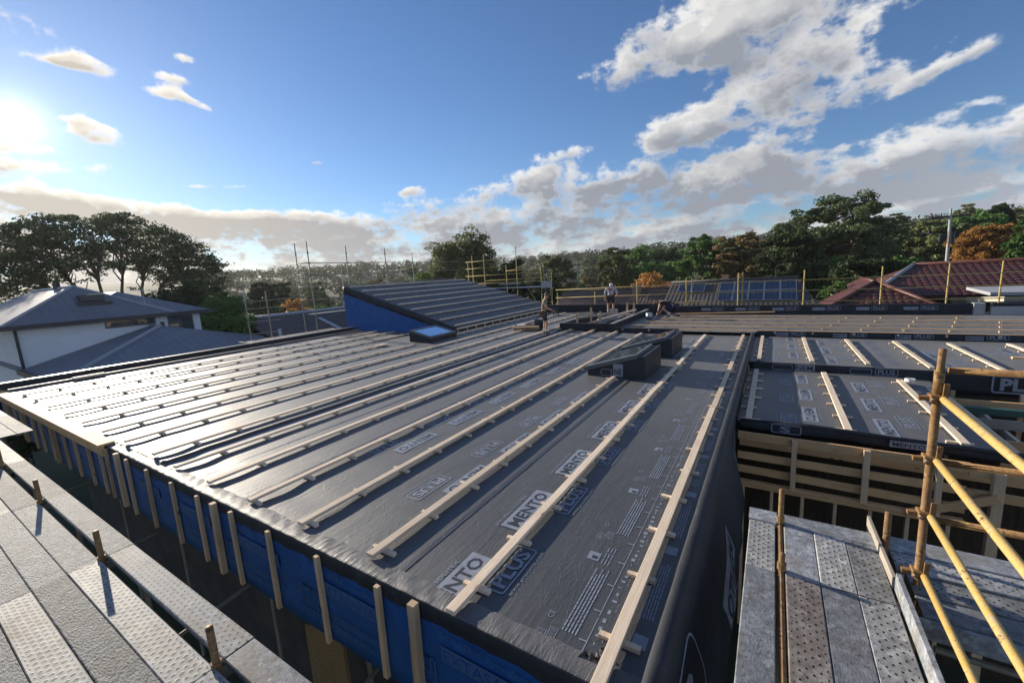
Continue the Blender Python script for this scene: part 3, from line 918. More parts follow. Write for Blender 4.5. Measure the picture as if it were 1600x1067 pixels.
# --- folded front edge with crimped tape, dark return and the blue wrapped fascia
def front_edge():
    xs = frange(-19.45, -9.5, .05) + frange(-9.5, -.62, .016)[1:]; v = []; f = []
    for x in xs:
        near = sstep(-12, -6, x)
        c1 = .013 * max(0, 1 - 2.6 * abs(nz(x * 4.2 + .3, 1))) ** 2 + .003 * nz(x * 17, 2)
        c2 = .012 * max(0, 1 - 2.6 * abs(nz(x * 4.2, 1))) ** 2 + .003 * nz(x * 15, 3)
        c3 = .009 * max(0, 1 - 2.6 * abs(nz(x * 4.2 - .3, 1))) ** 2
        zb = roof_h(x, YF + .2)
        sc = .05 * nz(x * .9, 11)
        rag = .03 * nz(x * 3.1, 4) + .02 * nz(x * 11, 5)
        drop = -.5 * sstep(-1.5, -.75, x)
        prof = [(YF + .20 + .02 * nz(x * 6, 9), zb + .004), (YF + .15, zb + .006 + c1), (YF + .10, ZR + .012 + c2), (YF + .05, ZR + .014 + c3), (YF + .004, ZR + .012 + c3 * .6),
                (YF - .005, ZR + .003), (YF - .008 + .006 * nz(x * 5, 6), ZR - .07), (YF - .010 + .010 * nz(x * 7, 8), ZR - .135 + rag + drop * .2)]
        v += [(x, a, b) for a, b in prof]
    n = 8; mi = []
    for i in range(len(xs) - 1):
        for j in range(n - 1):
            f.append((i * n + j, (i + 1) * n + j, (i + 1) * n + j + 1, i * n + j + 1)); mi.append(0 if j < 4 else 1)
    me = bpy.data.meshes.new('edge_tape'); me.from_pydata(v, [], f)
    me.materials.append(M['tape']); me.materials.append(M['membrane_side'])
    me.polygons.foreach_set('material_index', mi); me.polygons.foreach_set('use_smooth', [True] * len(f)); me.flip_normals()
    o = link('edge_tape', me, HOUSE)
    # gathered corner of membrane at the near end
    mb = MB(); k = 26; rows = 9
    for r_ in range(rows):
        t = r_ / (rows - 1)
        for i in range(k):
            a = i / (k - 1); ang = R(-8 + 130 * a)
            rad = .10 + .42 * t; pl = .035 * math.sin(a * 26 + t * 3) * t
            mb.v.append((-1.0 + (rad + pl) * math.sin(ang) * .75 - .25 * (1 - a) * t, YF + .24 - (rad + pl) * math.cos(ang) * .55 - .05 * t, ZR + .02 + .02 * math.sin(a * 26) * (1 - t) - .62 * t * t))
    for r_ in range(rows - 1):
        for i in range(k - 1): mb.f.append((r_ * k + i, r_ * k + i + 1, (r_ + 1) * k + i + 1, (r_ + 1) * k + i)); mb.m.append(0)
    g = mb.build('membrane_corner', M['membrane_side'], HOUSE, smooth=True)
    s = g.modifiers.new('solid', 'SOLIDIFY'); s.thickness = .004


front_edge()
ZB = -3.57
fas = strip('fascia_wrap', frange(-19.45, -.64, .12), ZR - .02, ZB, YF + .004, M['blue'], wob=.008, n=7)
# faint print on the wrap
for k in range(9):
    x0 = -1.75 - k * 1.62
    wall_print(x0, -3.0, .1, YF - .012, [
        lambda p: p.rect(-.42, .46, -.045, .10, 0, 0, 1, 1), lambda p: p.text('EXTASANA', -.40, -.03, .11, .82, 1, .01, .0015),
        lambda p: p.text('SOLITEX', -.42, .17, .06, .42), lambda p: p.text('pro clima', .08, .17, .05, .32),
        lambda p: p.text('HIGH PERFORMANCE', -.38, -.30, .075, .86), lambda p: p.text('MEMBRANES', -.30, -.42, .075, .62),
        lambda p: p.frame(-.80, -.50, -.36, -.08, .014, .02), lambda p: p.frame(-.75, -.66, -.28, -.08, .012, .02), lambda p: p.frame(-.63, -.55, -.24, -.08, .012, .02)],
        fas, name='printed_logo', mats=[M['blue_print'], M['blue']])

FB = [-18.6, -18.2, -17.4, -16.7, -16.32, -15.41, -14.65, -13.79, -13.45, -12.69, -11.89, -11.01, -10.3, -9.93, -9.33, -8.92, -8.08, -7.16, -6.36, -5.88, -5.45, -4.63, -3.73, -2.86, -2.42]
for i, x in enumerate(FB):
    dbl = i in (4, 8, 14, 19, 24)
    w = .075 if dbl else .055; t_ = .065 if dbl else .042
    zt = (ZR - .19 if x < -10.1 else ZR - .02) + rnd.uniform(-.012, .012) + (.02 if dbl else 0)
    zb = ZB - .0 + rnd.uniform(-.03, .03)
    lean = rnd.uniform(-.012, .012)
    MB().bar((x - lean, YF - .014 - t_ / 2, zb), (x + lean, YF - .014 - t_ / 2, zt), w, t_, up=(0, 1, 0)).build('fascia_batten', M['pine_z'], HOUSE, bevel=.003 if x > -7 else 0)
# flat capping board along the far half of the front edge
for a, b in ((-19.5, -14.6), (-14.58, -9.95)):
    MB().box(a, b, YF - .115, YF + .115, ZR + .028, ZR + .066).build('capping_board', M['pine_x'], HOUSE, bevel=.003)
MB().box(-19.45, -9.97, YF - .075, YF - .03, ZR - .16, ZR + .026).build('capping_board', M['pine_x'], HOUSE)
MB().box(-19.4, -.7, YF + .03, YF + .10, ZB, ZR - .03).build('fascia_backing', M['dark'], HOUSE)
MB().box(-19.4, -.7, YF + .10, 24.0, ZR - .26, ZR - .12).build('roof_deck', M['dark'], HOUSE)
# left parapet: membrane-lined upstand with a pale top edge and a timber ledge inside
MB().box(-19.66, -19.5, YF - .08, 14.8, ZB, ZR + .24).build('parapet', M['membrane_side'], HOUSE)
MB().box(-19.68, -19.48, YF - .08, 14.8, ZR + .243, ZR + .262).build('parapet_cap', M['frame_grey'], HOUSE)
MB().box(-19.498, -19.0, YF + .12, 14.8, ZR + .0, ZR + .10).build('gutter_ledge', M['membrane_side'], HOUSE)
MB().box(-19.0, -18.9, YF + .13, 14.8, ZR + .02, ZR + .125).build('gutter_ledge', M['tape'], HOUSE)
MB().box(-18.98, -18.75, 3.6, 4.35, ZR + .10, ZR + .16).build('ledge_block', M['pine'], HOUSE)
batten(-17.4, 2.27, 14.5, ZR + .05)
# back parapets
MB().box(-12.3, -4.6, 24.0, 24.15, ZR - .5, -2.08).build('parapet', M['membrane_side'], HOUSE)

# --- raised far section with battens running across
hf_ = lambda x, y: -2.50 + .01 * nz(x, y, 3)
fs = link('membrane_sheet', grid_mesh('membrane_sheet', frange(-5.55, 9.2, .3), frange(16.69, 22.6, .3), hf_, M['membrane']), HOUSE)
for k, y in enumerate((16.74, 17.75, 18.85, 20.0, 21.2)):
    xe = 9.2 if k < 4 else 5.9
    xa = -5.45 + .35 * k
    x = xa
    while x < xe - .2:
        b = min(xe, x + rnd.uniform(3.6, 4.8))
        o = MB().bar((x, y, -2.425), (b - .012, y + rnd.uniform(-.015, .015), -2.425), .09, .036).build('roof_batten', M['pine_x'], HOUSE)
        x = b
    x = xa + .3
    while x < xe:
        PACK.append((x, y, -2.50, -.2, .055, HOUSE)); x += 1.05
MB().box(-5.5, 6.45, 22.6, 22.75, -2.9, -2.08).build('parapet', M['membrane_side'], HOUSE)
for k in range(6):
    wall_print(-2.5 + 1.5 * k, -2.34, .1, 22.6, [lambda p: p.frame(0, .5, .02, .19, .014, .03), lambda p: p.text('PLUS', .06, .05, .1, .36, 0, .03), lambda p: p.rect(-.5, -.06, .02, .15)], HOUSE)
MB().box(6.45, 6.75, 22.5, 22.8, -2.9, -2.06).build('parapet_end', M['concrete'], HOUSE)
MB().box(6.9, 12.5, 22.45, 22.6, -3.1, -2.18).build('wall_panel', M['tin'], HOUSE)
MB().box(6.9, 12.5, 22.43, 22.62, -2.17, -2.06).build('wall_panel_cap', M['membrane_side'], HOUSE)
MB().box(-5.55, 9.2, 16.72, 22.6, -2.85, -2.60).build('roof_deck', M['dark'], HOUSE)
# edge beam of the raised section and the stair opening behind
MB().box(-5.72, -5.56, 16.7, 22.6, ZR - .3, -2.26).build('membrane_upstand', M['membrane_side'], HOUSE)
MB().box(-5.73, -5.53, 16.7, 22.6, -2.255, -2.235).build('upstand_cap', M['tape'], HOUSE)
MB().box(-5.5, -3.0, 16.66, 16.72, ZR - .02, -2.40).build('membrane_upstand', M['membrane_side'], HOUSE)
MB().box(-8.1, -5.75, 16.95, 17.1, ZR - .02, -2.28).build('membrane_upstand', M['membrane_side'], HOUSE)
MB().box(-8.1, -7.98, 17.1, 21.4, ZR - .02, -2.30).build('membrane_upstand', M['membrane_side'], HOUSE)
for (x, y, z) in ((-7.85, 18.3, -1.95), (-7.5, 19.2, -1.8), (-6.75, 18.4, -1.9), (-6.15, 20.6, -1.7), (-5.9, 20.9, -1.75)):
    MB().bar((x, y, -3.2), (x + .03, y, z), .09, .045, up=(0, 1, 0)).build('stud', M['pine_z'], HOUSE)
MB().bar((-7.9, 18.3, -2.22), (-6.7, 20.7, -2.2), .05, .09).build('beam', M['pine_grey'], HOUSE)
MB().bar((-7.9, 21.45, -2.40), (-5.9, 21.5, -2.40), .30, .05).build('beam', M['pine_grey'], HOUSE)
MB().bar((-6.9, 18.5, -2.32), (-5.8, 21.0, -2.10), .045, .09).build('beam', M['pine'], HOUSE)
MB().box(-6.95, -6.55, 20.4, 20.44, -2.55, -1.98).build('membrane_offcut', M['alu'], HOUSE)

# --- the pitched roof lantern at the far left
YC0, YC1 = 14.8, 25.4
XA, XB = -20.1, -12.4; ZA, ZBm = -.14, -2.32
def cz(x): return ZA + (ZBm - ZA) * (x - XA) / (XB - XA)
csheet = link('membrane_sheet', grid_mesh('membrane_sheet', frange(XA, XB, .18), frange(YC0, YC1, .2), lambda x, y: cz(x) + .012 * nz(x * 2, y * .8, 8) - .012 * math.sin(math.pi * (y - .2) / .7) ** 2, M['membrane']), HOUSE)
MB().add([(XA, YC0 + .02, ZR - .1), (XB, YC0 + .02, ZR - .1), (XB, YC0 + .02, ZBm - .03), (XA, YC0 + .02, ZA - .03)], [(0, 1, 2, 3)]).build('gable_wrap', M['blue'], HOUSE)
MB().box(XA - .05, XA + .02, YC0 + .03, YC1, ZR - 3, ZA - .02).build('rear_wall', M['blue'], HOUSE)
MB().box(XB - .05, XB - .02, YC0 + .03, YC1, ZR - .2, ZBm - .02).build('lantern_kerb', M['membrane_side'], HOUSE)
# dark membrane turned down over the gable edge
mb = MB(); xs = frange(XA, XB, .15)
for x in xs:
    rag = .05 * nz(x * 3, 2) + .03 * nz(x * 9, 3); wd = .36 - .10 * (x - XA) / (XB - XA)
    mb.v += [(x, YC0 + .25, cz(x) + .012), (x, YC0 - .01, cz(x) + .016), (x, YC0 - .02 + .01 * nz(x * 5, 1), cz(x) - .12), (x, YC0 - .015, max(ZR + .0, cz(x) - wd + rag))]
for i in range(len(xs) - 1):
    for j in range(3): mb.f.append((i * 4 + j, i * 4 + j + 1, (i + 1) * 4 + j + 1, (i + 1) * 4 + j)); mb.m.append(0)
o = mb.build('gable_edge', M['membrane_side'], HOUSE, smooth=True); s = o.modifiers.new('solid', 'SOLIDIFY'); s.thickness = .006
for k in range(9):
    x = XA + .25 + k * .90
    z = cz(x)
    y0 = YC0 + .3 - .0 * k
    sl = math.atan2(ZBm - ZA, XB - XA)
    o = MB().bar((0, y0, .055), (0, YC1 - .1, .055), .09, .036).build('roof_batten', M['pine'], HOUSE, loc=(x, 0, z), rot=(0, -sl, 0))
    mb = MB(); y = y0 + .3
    while y < YC1 - .2: mb.box(-.11, .11, y, y + .045, .004, .037); y += .7
    tag(mb.build('packer', M['pine_grey'], o), kind='stuff')
# ladder of short studs under the low eave
MB().bar((XB + .03, YC0 + .1, ZBm - .02), (XB + .03, YC1, ZBm - .02), .09, .04).build('eave_plate', M['pine'], HOUSE)
MB().bar((XB + .05, YC0 + .1, ZR + .075), (XB + .05, YC1, ZR + .075), .06, .04).build('eave_plate', M['pine'], HOUSE)
y = YC0 + .15
while y < YC1:
    MB().box(XB + .01, XB + .055, y, y + .04, ZR + .097, ZBm - .045).build('stud', M['pine_z'], HOUSE); y += .72
# low blue-sided lean-to beyond the parapet
MB().box(-21.6, -19.7, 9.9, 14.9, -4, -2.5).build('side_wall', M['blue'], HOUSE)
link('membrane_sheet', grid_mesh('membrane_sheet', frange(-21.6, -19.7, .3), frange(9.9, 14.9, .3), lambda x, y: -2.49 + .01 * nz(x, y), M['membrane']), HOUSE)
for x in (-21.2, -20.6, -20.0): MB().bar((x, 10, -2.44), (x, 14.7, -2.44), .07, .036).build('roof_batten', M['pine'], HOUSE)
MB().bar((-21.62, 9.86, -2.46), (-19.7, 9.86, -2.46), .1, .05).build('capping_board', M['pine_grey'], HOUSE)

# --- skylights
def wedge_skylight(x0, x1, y0, y1, ha, hb, loc):
    root = link('skylight', MB().add(
        [(x0, y0, 0), (x1, y0, 0), (x1, y1, 0), (x0, y1, 0), (x0, y0, ha), (x1, y0, hb), (x1, y1, hb), (x0, y1, ha)],
        [(0, 1, 5, 4), (1, 2, 6, 5), (2, 3, 7, 6), (3, 0, 4, 7), (4, 5, 6, 7)]).mesh('skylight', M['membrane_side']), HOUSE, loc)
    sub = root.modifiers.new('bevel', 'BEVEL'); sub.width = .015; sub.segments = 2
    d = Vector((x1 - x0, 0, hb - ha)).normalized(); n = Vector((-d.z, 0, d.x))
    a = Vector((x0 + .0, y0 + .02, ha)) + n * .035; b = Vector((x1 - .22, y0 + .02, ha + (hb - ha) * (x1 - .22 - x0) / (x1 - x0))) + n * .035
    W = y1 - y0 - .1
    fr = MB()
    for off in (0, W): fr.bar(a + Vector((0, off, 0)), b + Vector((0, off, 0)), .09, .09, up=tuple(n), ext=.03)
    for e in (a, b): fr.bar(e + Vector((0, .045, 0)), e + Vector((0, W - .045, 0)), .09, .088, up=tuple(n))
    fr.build('frame', M['frame_grey'], root)
    g = MB(); q = n * .047
    g.poly([a + q + d * .03, b + q - d * .03, b + q - d * .03 + Vector((0, W, 0)), a + q + d * .03 + Vector((0, W, 0))])
    g.slab([tuple(p) for p in (a + q + d * .03, b + q - d * .03, b + q - d * .03 + Vector((0, W, 0)), a + q + d * .03 + Vector((0, W, 0)))], .012)
    g.build('glass', M['sky_glass'], root)
    fl = MB(); fl.bar(a + q * 1.15 + d * .04 + Vector((0, .03, 0)), b + q * 1.15 - d * .02 + Vector((0, .03, 0)), .05, .012, up=tuple(n))
    fl.build('flashing', M['alu'], root)
    p = Print(lambda u, v, l=0: (x0 + u, y0 - .006 - l, v))
    p.frame(.35, .62, .03, .20, .014, .03); p.rect(.66, .90, .03, .34, 0); p.text('NE', .69, .08, .15, .18, 1, .02, .002)
    p.build('printed_logo', [M['print'], M['print_dark']], root)
    return root


wedge_skylight(0, 1.42, 0, 1.62, .15, .56, (-3.88, 9.62, ZR))['label'] = 'nearer tilted skylight in a black membrane kerb'
wedge_skylight(0, 1.42, 0, 1.62, .15, .56, (-3.80, 12.25, ZR))['label'] = 'farther tilted skylight in a black membrane kerb'
SW, SD, SA, SB_ = 1.17, 1.66, .44, .18
sk = link('skylight', MB().add([(0, 0, 0), (SW, 0, 0), (SW, SD, 0), (0, SD, 0), (0, 0, SA), (SW, 0, SB_), (SW, SD, SB_), (0, SD, SA)],
                               [(0, 1, 5, 4), (1, 2, 6, 5), (2, 3, 7, 6), (3, 0, 4, 7), (4, 5, 6, 7)]).mesh('skylight', M['membrane_side']), HOUSE, (-12.9, 12.44, ZR + .04))
sk_z = lambda x, d: SA + (SB_ - SA) * x / SW + d
sk['label'] = 'flat skylight reflecting blue sky beside the pitched lantern'
fr = MB(); tl = math.atan2(SA - SB_, SW); un = (math.sin(tl), 0, math.cos(tl))
for x in (.05, SW - .05): fr.bar((x, 0, sk_z(x, .035)), (x, SD, sk_z(x, .035)), .10, .07, up=un)
for y in (.05, SD - .05): fr.bar((.10, y, sk_z(.10, .035)), (SW - .10, y, sk_z(SW - .10, .035)), .10, .068, up=un)
fr.build('frame', M['frame_grey'], sk)
MB().slab([(.1, .1, sk_z(.1, .05)), (SW - .1, .1, sk_z(SW - .1, .05)), (SW - .1, SD - .1, sk_z(SW - .1, .05)), (.1, SD - .1, sk_z(.1, .05))], .02).build('glass', M['sky_glass'], sk)
batten(-13.4, 11.0, 11.5, ZR + .05, packers=False); batten(-13.2, 11.1, 11.5, ZR + .06, packers=False)

# packers: the nearest ones piece by piece, the far ones in one part
PACK.sort(key=lambda q: q[0] ** 2 + q[1] ** 2)
pm = MB().box(-.5, .5, -.022, .022, 0, 1).mesh('packer', M['pine'])
rest = MB()
for i, (x, y, z, l, h, par) in enumerate(PACK):
    along = l < 0; l = abs(l)
    if i < 290:
        o = link('packer', pm, par, (x, y, z + .001), (0, 0, R(90) if along else rnd.uniform(-.06, .06)), (l, 1, h - .001))
    else:
        if along: rest.box(x - .022, x + .022, y - l / 2, y + l / 2, z, z + h - .001)
        else: rest.box(x - l / 2, x + l / 2, y - .022, y + .022, z, z + h - .001)
tag(rest.build('packer', M['pine'], HOUSE), kind='stuff')

# --- timber framing under the right wing
YT = 7.70
fr_ = [(-.42, 2.35, -2.90, .045, .13, 0, -.03), (-.42, 2.35, -3.27, .045, .12, .05, -.02), (-.42, 2.35, -3.50, .045, .12, .02, -.05), (-.42, 2.35, -3.72, .09, .05, 0, 0), (-.42, 2.35, -3.775, .09, .05, .0, 0)]
for (a, b, z, w, h, dy, tilt) in fr_:
    MB().bar((a, YT + dy, z), (b, YT + dy, z + tilt), w, h).build('beam', M['pine_x'], HOUSE, bevel=.003)
MB().bar((-.42, YT + .5, -3.2), (3.4, YT + .5, -3.25), .045, .14).build('beam', M['pine_x'], HOUSE)
MB().bar((-.42, YT + 1.1, -3.35), (3.4, YT + 1.1, -3.38), .045, .14).build('beam', M['pine_x'], HOUSE)
for x, w in ((.375, .07), (1.265, .08), (2.05, .07)):
    MB().bar((x, YT - .06, -3.70), (x, YT - .06, -2.86), w, .06, up=(0, 1, 0)).build('stud', M['pine_z'], HOUSE, bevel=.003)
MB().bar((2.62, YT - .02, -6.5), (2.62, YT - .02, -2.95), .11, .10, up=(0, 1, 0)).build('post', M['pine_z'], HOUSE, bevel=.003)
MB().bar((1.75, YT - .07, -3.72), (2.62, YT - .09, -3.28), .045, .11).build('brace', M['pine_x'], HOUSE)
MB().bar((2.35, YT + .02, -2.98), (4.6, YT + .02, -3.02), .045, .13).build('beam', M['pine_x'], HOUSE)
MB().bar((2.35, YT + .02, -3.30), (4.6, YT + .02, -3.34), .045, .12).build('beam', M['pine_x'], HOUSE)
for k in range(8):
    x = -.32 + k * .42
    MB().bar((x, YT + .02, -6.5), (x, YT + .02, -3.81), .045, .09, up=(0, 1, 0)).build('stud', M['pine_z'], HOUSE)
# membrane lip turned over the front of the lower plane
lip = strip('membrane_lip', frange(-.46, 2.95, .1), ZL + .035, lambda x: ZL - .10 - .03 * sstep(1, 2.6, x), 7.93, M['membrane_side'], wob=.05)
mb = MB().tube([(-.4, 7.96, ZL + .035), (.6, 7.97, ZL + .05), (1.6, 7.94, ZL + .03), (2.95, 7.93, ZL + .0)], [.03, .045, .035, .03], 8)
mb.build('membrane_roll', M['membrane_side'], HOUSE, smooth=True)
wall_print(.05, ZL - .09, .1, 7.88, [lambda p: p.frame(0, .42, .0, .16, .018, .04), lambda p: p.text('S', .12, .03, .1, .16, 0, .03)], lip)
wall_print(1.55, ZL - .08, .1, 7.88, [lambda p: p.rect(0, .42, .0, .1), lambda p: p.text('MENTO', .03, .02, .06, .36, 1, .02, .002)], lip)
# open floor framing at the far right
for k, (y, z) in enumerate(((8.7, -3.25), (9.6, -3.2), (10.6, -3.15), (11.7, -3.1))):
    MB().bar((2.95, y, z), (9, y, z), .06, .17).build('beam', M['pine_x' if k != 2 else 'pine_grey'], HOUSE)
MB().bar((3.0, 10.9, -3.0), (9, 10.85, -3.0), .12, .12).build('steel_beam', mat('green_steel', (.03, .10, .075), .5), HOUSE)
for x in (3.6, 4.7, 5.8): MB().bar((x, 8.2, -3.36), (x, 12.2, -3.26), .045, .12).build('joist', M['pine'], HOUSE)
for x in (3.3, 4.3, 5.4): MB().bar((x, 12.1, -6), (x, 12.1, -2.95), .07, .07, up=(0, 1, 0)).build('stud', M['pine_z'], HOUSE)
MB().box(3.4, 6.5, 8.9, 10.2, -3.62, -3.55).build('floor_sheet', M['pl_flat'], HOUSE)
# solid blocks for the rooms below, their shade put into dark colours
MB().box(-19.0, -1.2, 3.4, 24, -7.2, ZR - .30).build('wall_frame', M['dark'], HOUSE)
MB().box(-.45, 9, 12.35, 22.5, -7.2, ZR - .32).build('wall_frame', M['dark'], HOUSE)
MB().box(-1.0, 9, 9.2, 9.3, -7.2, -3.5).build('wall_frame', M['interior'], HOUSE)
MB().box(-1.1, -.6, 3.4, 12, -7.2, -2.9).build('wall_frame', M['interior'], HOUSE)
MB().slab([(-4.82, 2.42, -4.15), (-4.06, 2.42, -3.85), (-4.06, 2.46, -3.85), (-4.82, 2.46, -4.15)], 3.0).build('chipboard_panel', M['ply'], HOUSE)

# ------------------------------------------------------------------ scaffold deck along the front
ZD = -2.57


def plank_mesh(name, L, W, m):
    mb = MB(); h = W / 2; e = .006
    prof = [(-h, -.045), (-h, -e), (-h + e, 0), (h - e, 0), (h, -e), (h, -.045), (h - .012, -.045), (h - .012, -.010), (-h + .012, -.010), (-h + .012, -.045)]
    n = len(prof)
    for x in (-L / 2, L / 2): mb.v += [(x, a, b) for a, b in prof]
    for i in range(n): mb.f.append((i, n + i, n + (i + 1) % n, (i + 1) % n)); mb.m.append(0)
    mb.f += [tuple(range(n)), tuple(n + i for i in reversed(range(n)))]; mb.m += [0, 0]
    return mb.mesh(name, m)


DECK = empty('scaffold_deck', (0, 0, 0), 'steel plank scaffold deck with rusty spigots along the blue fascia', 'scaffold')
BAY = 2.405
PM = {k: plank_mesh('plank', BAY - .012, .226, M['pl_' + k]) for k in ('perf', 'dull', 'stud', 'flat')}
PH = {k: plank_mesh('plank', BAY - .012, .205, M['pl_' + k]) for k in ('dull', 'stud', 'flat')}
# rows from the fascia side to below the lens; finish of each plank from the photograph
pat = {0: ['dull', 'perf', 'stud', 'stud', 'dull', 'stud', 'perf', 'stud'], 1: ['stud', 'stud', 'stud', 'dull', 'stud', 'stud', 'perf', 'stud'],
       2: ['perf', 'perf', 'stud', 'perf', 'stud', 'perf', 'stud', 'dull'], 3: ['stud', 'stud', 'perf', 'stud', 'perf', 'stud', 'stud', 'stud']}
for b in range(8):
    xc = -.80 - BAY * (b + .5)
    for r in range(9):
        k = pat[r % 4][(b + (r // 4) * 3) % 8]
        yc = .855 - .2315 * r
        link('plank', PM[k], DECK, (xc + rnd.uniform(-.003, .003), yc, ZD + rnd.uniform(-.004, .004)), (rnd.uniform(-.008, .008), 0, rnd.uniform(-.0012, .0012)))
    hk = ['flat', 'dull', 'stud', 'stud', 'dull', 'stud', 'flat', 'stud'][b]
    if b < 5: link('plank', PH[hk], DECK, (xc, 1.135, ZD + .012 + rnd.uniform(-.004, .004)), (rnd.uniform(-.008, .008), 0, rnd.uniform(-.002, .002)))
    elif b < 8:
        for q in range(3): link('plank', PM[k], DECK, (xc, 1.15 + .2315 * q, ZD - .02), (0, 0, 0))
for b in range(9):
    x = -.80 - BAY * b
    mb = MB().tube([(x, .985, -7.2), (x, .985, ZD - .06), (x - .006, .985, ZD + .30 + .03 * nz(b, 2.2))], .0242, 10)
    mb.build('standard', M['rust'], DECK, smooth=True)
    MB().tube([(x, .985, ZD - .02), (x, .985, ZD + .035)], .034, 10).build('collar', M['rust'], DECK)
    MB().tube([(x, 1.25, -7.2), (x, 1.25, ZD - .3)], .024, 8).build('standard', M['galv_tube'], DECK)
    MB().bar((x, -1.3, ZD - .085), (x, 1.24, ZD - .085), .05, .06).build('transom', M['galv_tube'], DECK)
for z in (ZD - 1.0, ZD - 2.0): MB().tube([(-20, 1.25, z), (-.6, 1.25, z)], .024, 8).build('ledger', M['galv_tube'], DECK)
MB().tube([(-20, .985, ZD - .10), (-.6, .985, ZD - .10)], .024, 8).build('ledger', M['rust'], DECK)
for b, (dx, dz) in enumerate(((-3.0, -1.2), (-5.2, -1.0), (-8.4, -1.3), (-11.6, -1.1))):
    MB().tube([(dx, 1.25, ZD + dz), (dx - .35, 2.6, ZD + dz - .1)], .024, 8).build('tie_tube', M['galv_tube'], DECK)
    MB().tube([(dx - 1.1, 2.75, -7.2), (dx - 1.1, 2.75, -3.4)], .03, 8).build('prop', M['galv_tube'], DECK)

# ------------------------------------------------------------------ scaffold bay on the right
BAYR = empty('scaffold_bay', (0, 0, 0), 'rusty standard with yellow guard rails and steel planks beside the timber frame', 'scaffold')
def yplank(x, y0, y1, w, k, z=ZD, name='plank'):
    me = plank_mesh('plank', y1 - y0, w, M['pl_' + k])
    return link(name, me, BAYR, (x, (y0 + y1) / 2, z + rnd.uniform(-.004, .004)), (rnd.uniform(-.006, .006), 0, R(90)))
yplank(-.012, 3.755, 4.50, .218, 'perf'); yplank(-.012, 1.34, 3.745, .218, 'flat')
yplank(.285, 3.755, 4.50, .232, 'flat'); yplank(.285, 1.34, 3.745, .232, 'rust')
yplank(.520, 3.755, 4.50, .230, 'perf'); yplank(.520, 1.34, 3.745, .230, 'flat')
yplank(.750, 3.755, 4.50, .226, 'dull'); yplank(.750, 1.34, 3.745, .226, 'dull')
def xplank(x0, x1, y, w, k, z=ZD):
    me = plank_mesh('plank', x1 - x0, w, M['pl_' + k])
    return link('plank', me, BAYR, ((x0 + x1) / 2, y, z), (rnd.uniform(-.006, .006), 0, 0))
xplank(-.13, .11, 4.63, .225, 'flat'); xplank(.17, .90, 4.62, .225, 'flat')
xplank(.95, 3.35, 4.65, .23, 'flat', ZD - .01); xplank(.95, 3.35, 4.385, .25, 'dull', ZD - .01)
xplank(1.0, 3.4, 4.10, .235, 'dull', ZD - .01); xplank(1.0, 3.4, 3.855, .225, 'flat', ZD - .012)
MB().bar((.905, 1.4, ZD + .055), (.895, 3.95, ZD + .055), .028, .16).build('toe_board', M['pl_flat'], BAYR)
MB().bar((.880, 3.98, ZD + .03), (.86, 4.9, ZD + .03), .022, .10).build('toe_board', M['pine_grey'], BAYR)
MB().bar((.95, 3.72, ZD - .10), (3.4, 3.72, ZD - .10), .03, .14).build('toe_board', M['pl_flat'], BAYR)
MB().tube([(.138, 1.0, ZD - .03), (.138, 4.7, ZD - .03)], .024, 8).build('ledger', M['rust'], BAYR)
for y, zt in ((4.55, -2.22), (3.80, -2.42)):
    MB().tube([(.142, y, -7.2), (.142, y, zt)], .024, 10).build('standard', M['rust'], BAYR, smooth=True)
    MB().tube([(.142, y, ZD + .01), (.142, y, ZD + .07)], .034, 10).build('collar', M['rust'], BAYR)
MB().tube([(.915, 4.55, -7.2), (.93, 4.55, -2.25)], .026, 10).build('standard', M['rust'], BAYR, smooth=True)
SX, SY = 1.042, 4.10
MB().tube([(SX, SY, -7.2), (SX, SY, -1.0)], .0265, 14).build('standard', M['rust'], BAYR, smooth=True)
MB().tube([(SX, SY, -1.0), (SX + .004, SY, -.70)], .022, 14).build('spigot', M['rust'], BAYR, smooth=True)
MB().tube([(SX, SY, -1.03), (SX, SY, -.86)], .030, 14).build('collar', M['rust'], BAYR, smooth=True)
for z, col in ((-1.06, 'yellow'), (-1.53, 'yellow'), (-1.975, 'yellow'), (-2.47, 'yellow')):
    o = MB().tube([(SX + .022, SY - .03, z), (SX + .022, 1.60, z)], .0242, 14).build('guard_rail', M[col], BAYR, smooth=True)
    # wedge coupler on the standard
    MB().box(SX - .045, SX + .045, SY - .05, SY + .045, z - .03, z + .025).build('coupler', M['rust'], BAYR, bevel=.006)
    MB().bar((SX + .03, SY - .045, z - .01), (SX + .034, SY - .045, z + .115), .014, .03).build('wedge', M['rust'], BAYR)
    for k in (-1, 1): MB().tube([(SX - .035 * k, SY - .05, z - .003), (SX - .035 * k, SY - .075, z - .003)], .010, 6).build('bolt', M['galv_tube'], BAYR)
    MB().bar((SX - .10, SY, z - .012), (SX - .03, SY, z - .005), .04, .03).build('coupler_tail', M['rust'], BAYR)
for z in (-.86, -1.56, -2.02):
    MB().tube([(SX + .05, SY + .02, z), (3.45, SY + .02, z)], .0242, 12).build('ledger', M['rust'], BAYR, smooth=True)
MB().tube([(SX + .05, SY - .3, ZD - .3), (3.4, SY - .3, ZD - .3)], .024, 8).build('ledger', M['galv_tube'], BAYR)
MB().tube([(1.55, 3.1, -3.1), (1.75, 2.9, -3.12)], .03, 10).build('ledger', M['pl_flat'], BAYR, smooth=True)
MB().tube([(1.5, SY + .3, -3.2), (2.4, SY + .7, -2.62)], .02, 8).build('brace', M['galv_tube'], BAYR)

# ------------------------------------------------------------------ perimeter scaffolds
def rail_run(root, pts, zs, m, r=.024):
    for a, b in zip(pts[:-1], pts[1:]):
        for z in zs:
            MB().tube([(a[0], a[1], z), (b[0], b[1], z)], r, 6).build('rail', m, root, smooth=True)


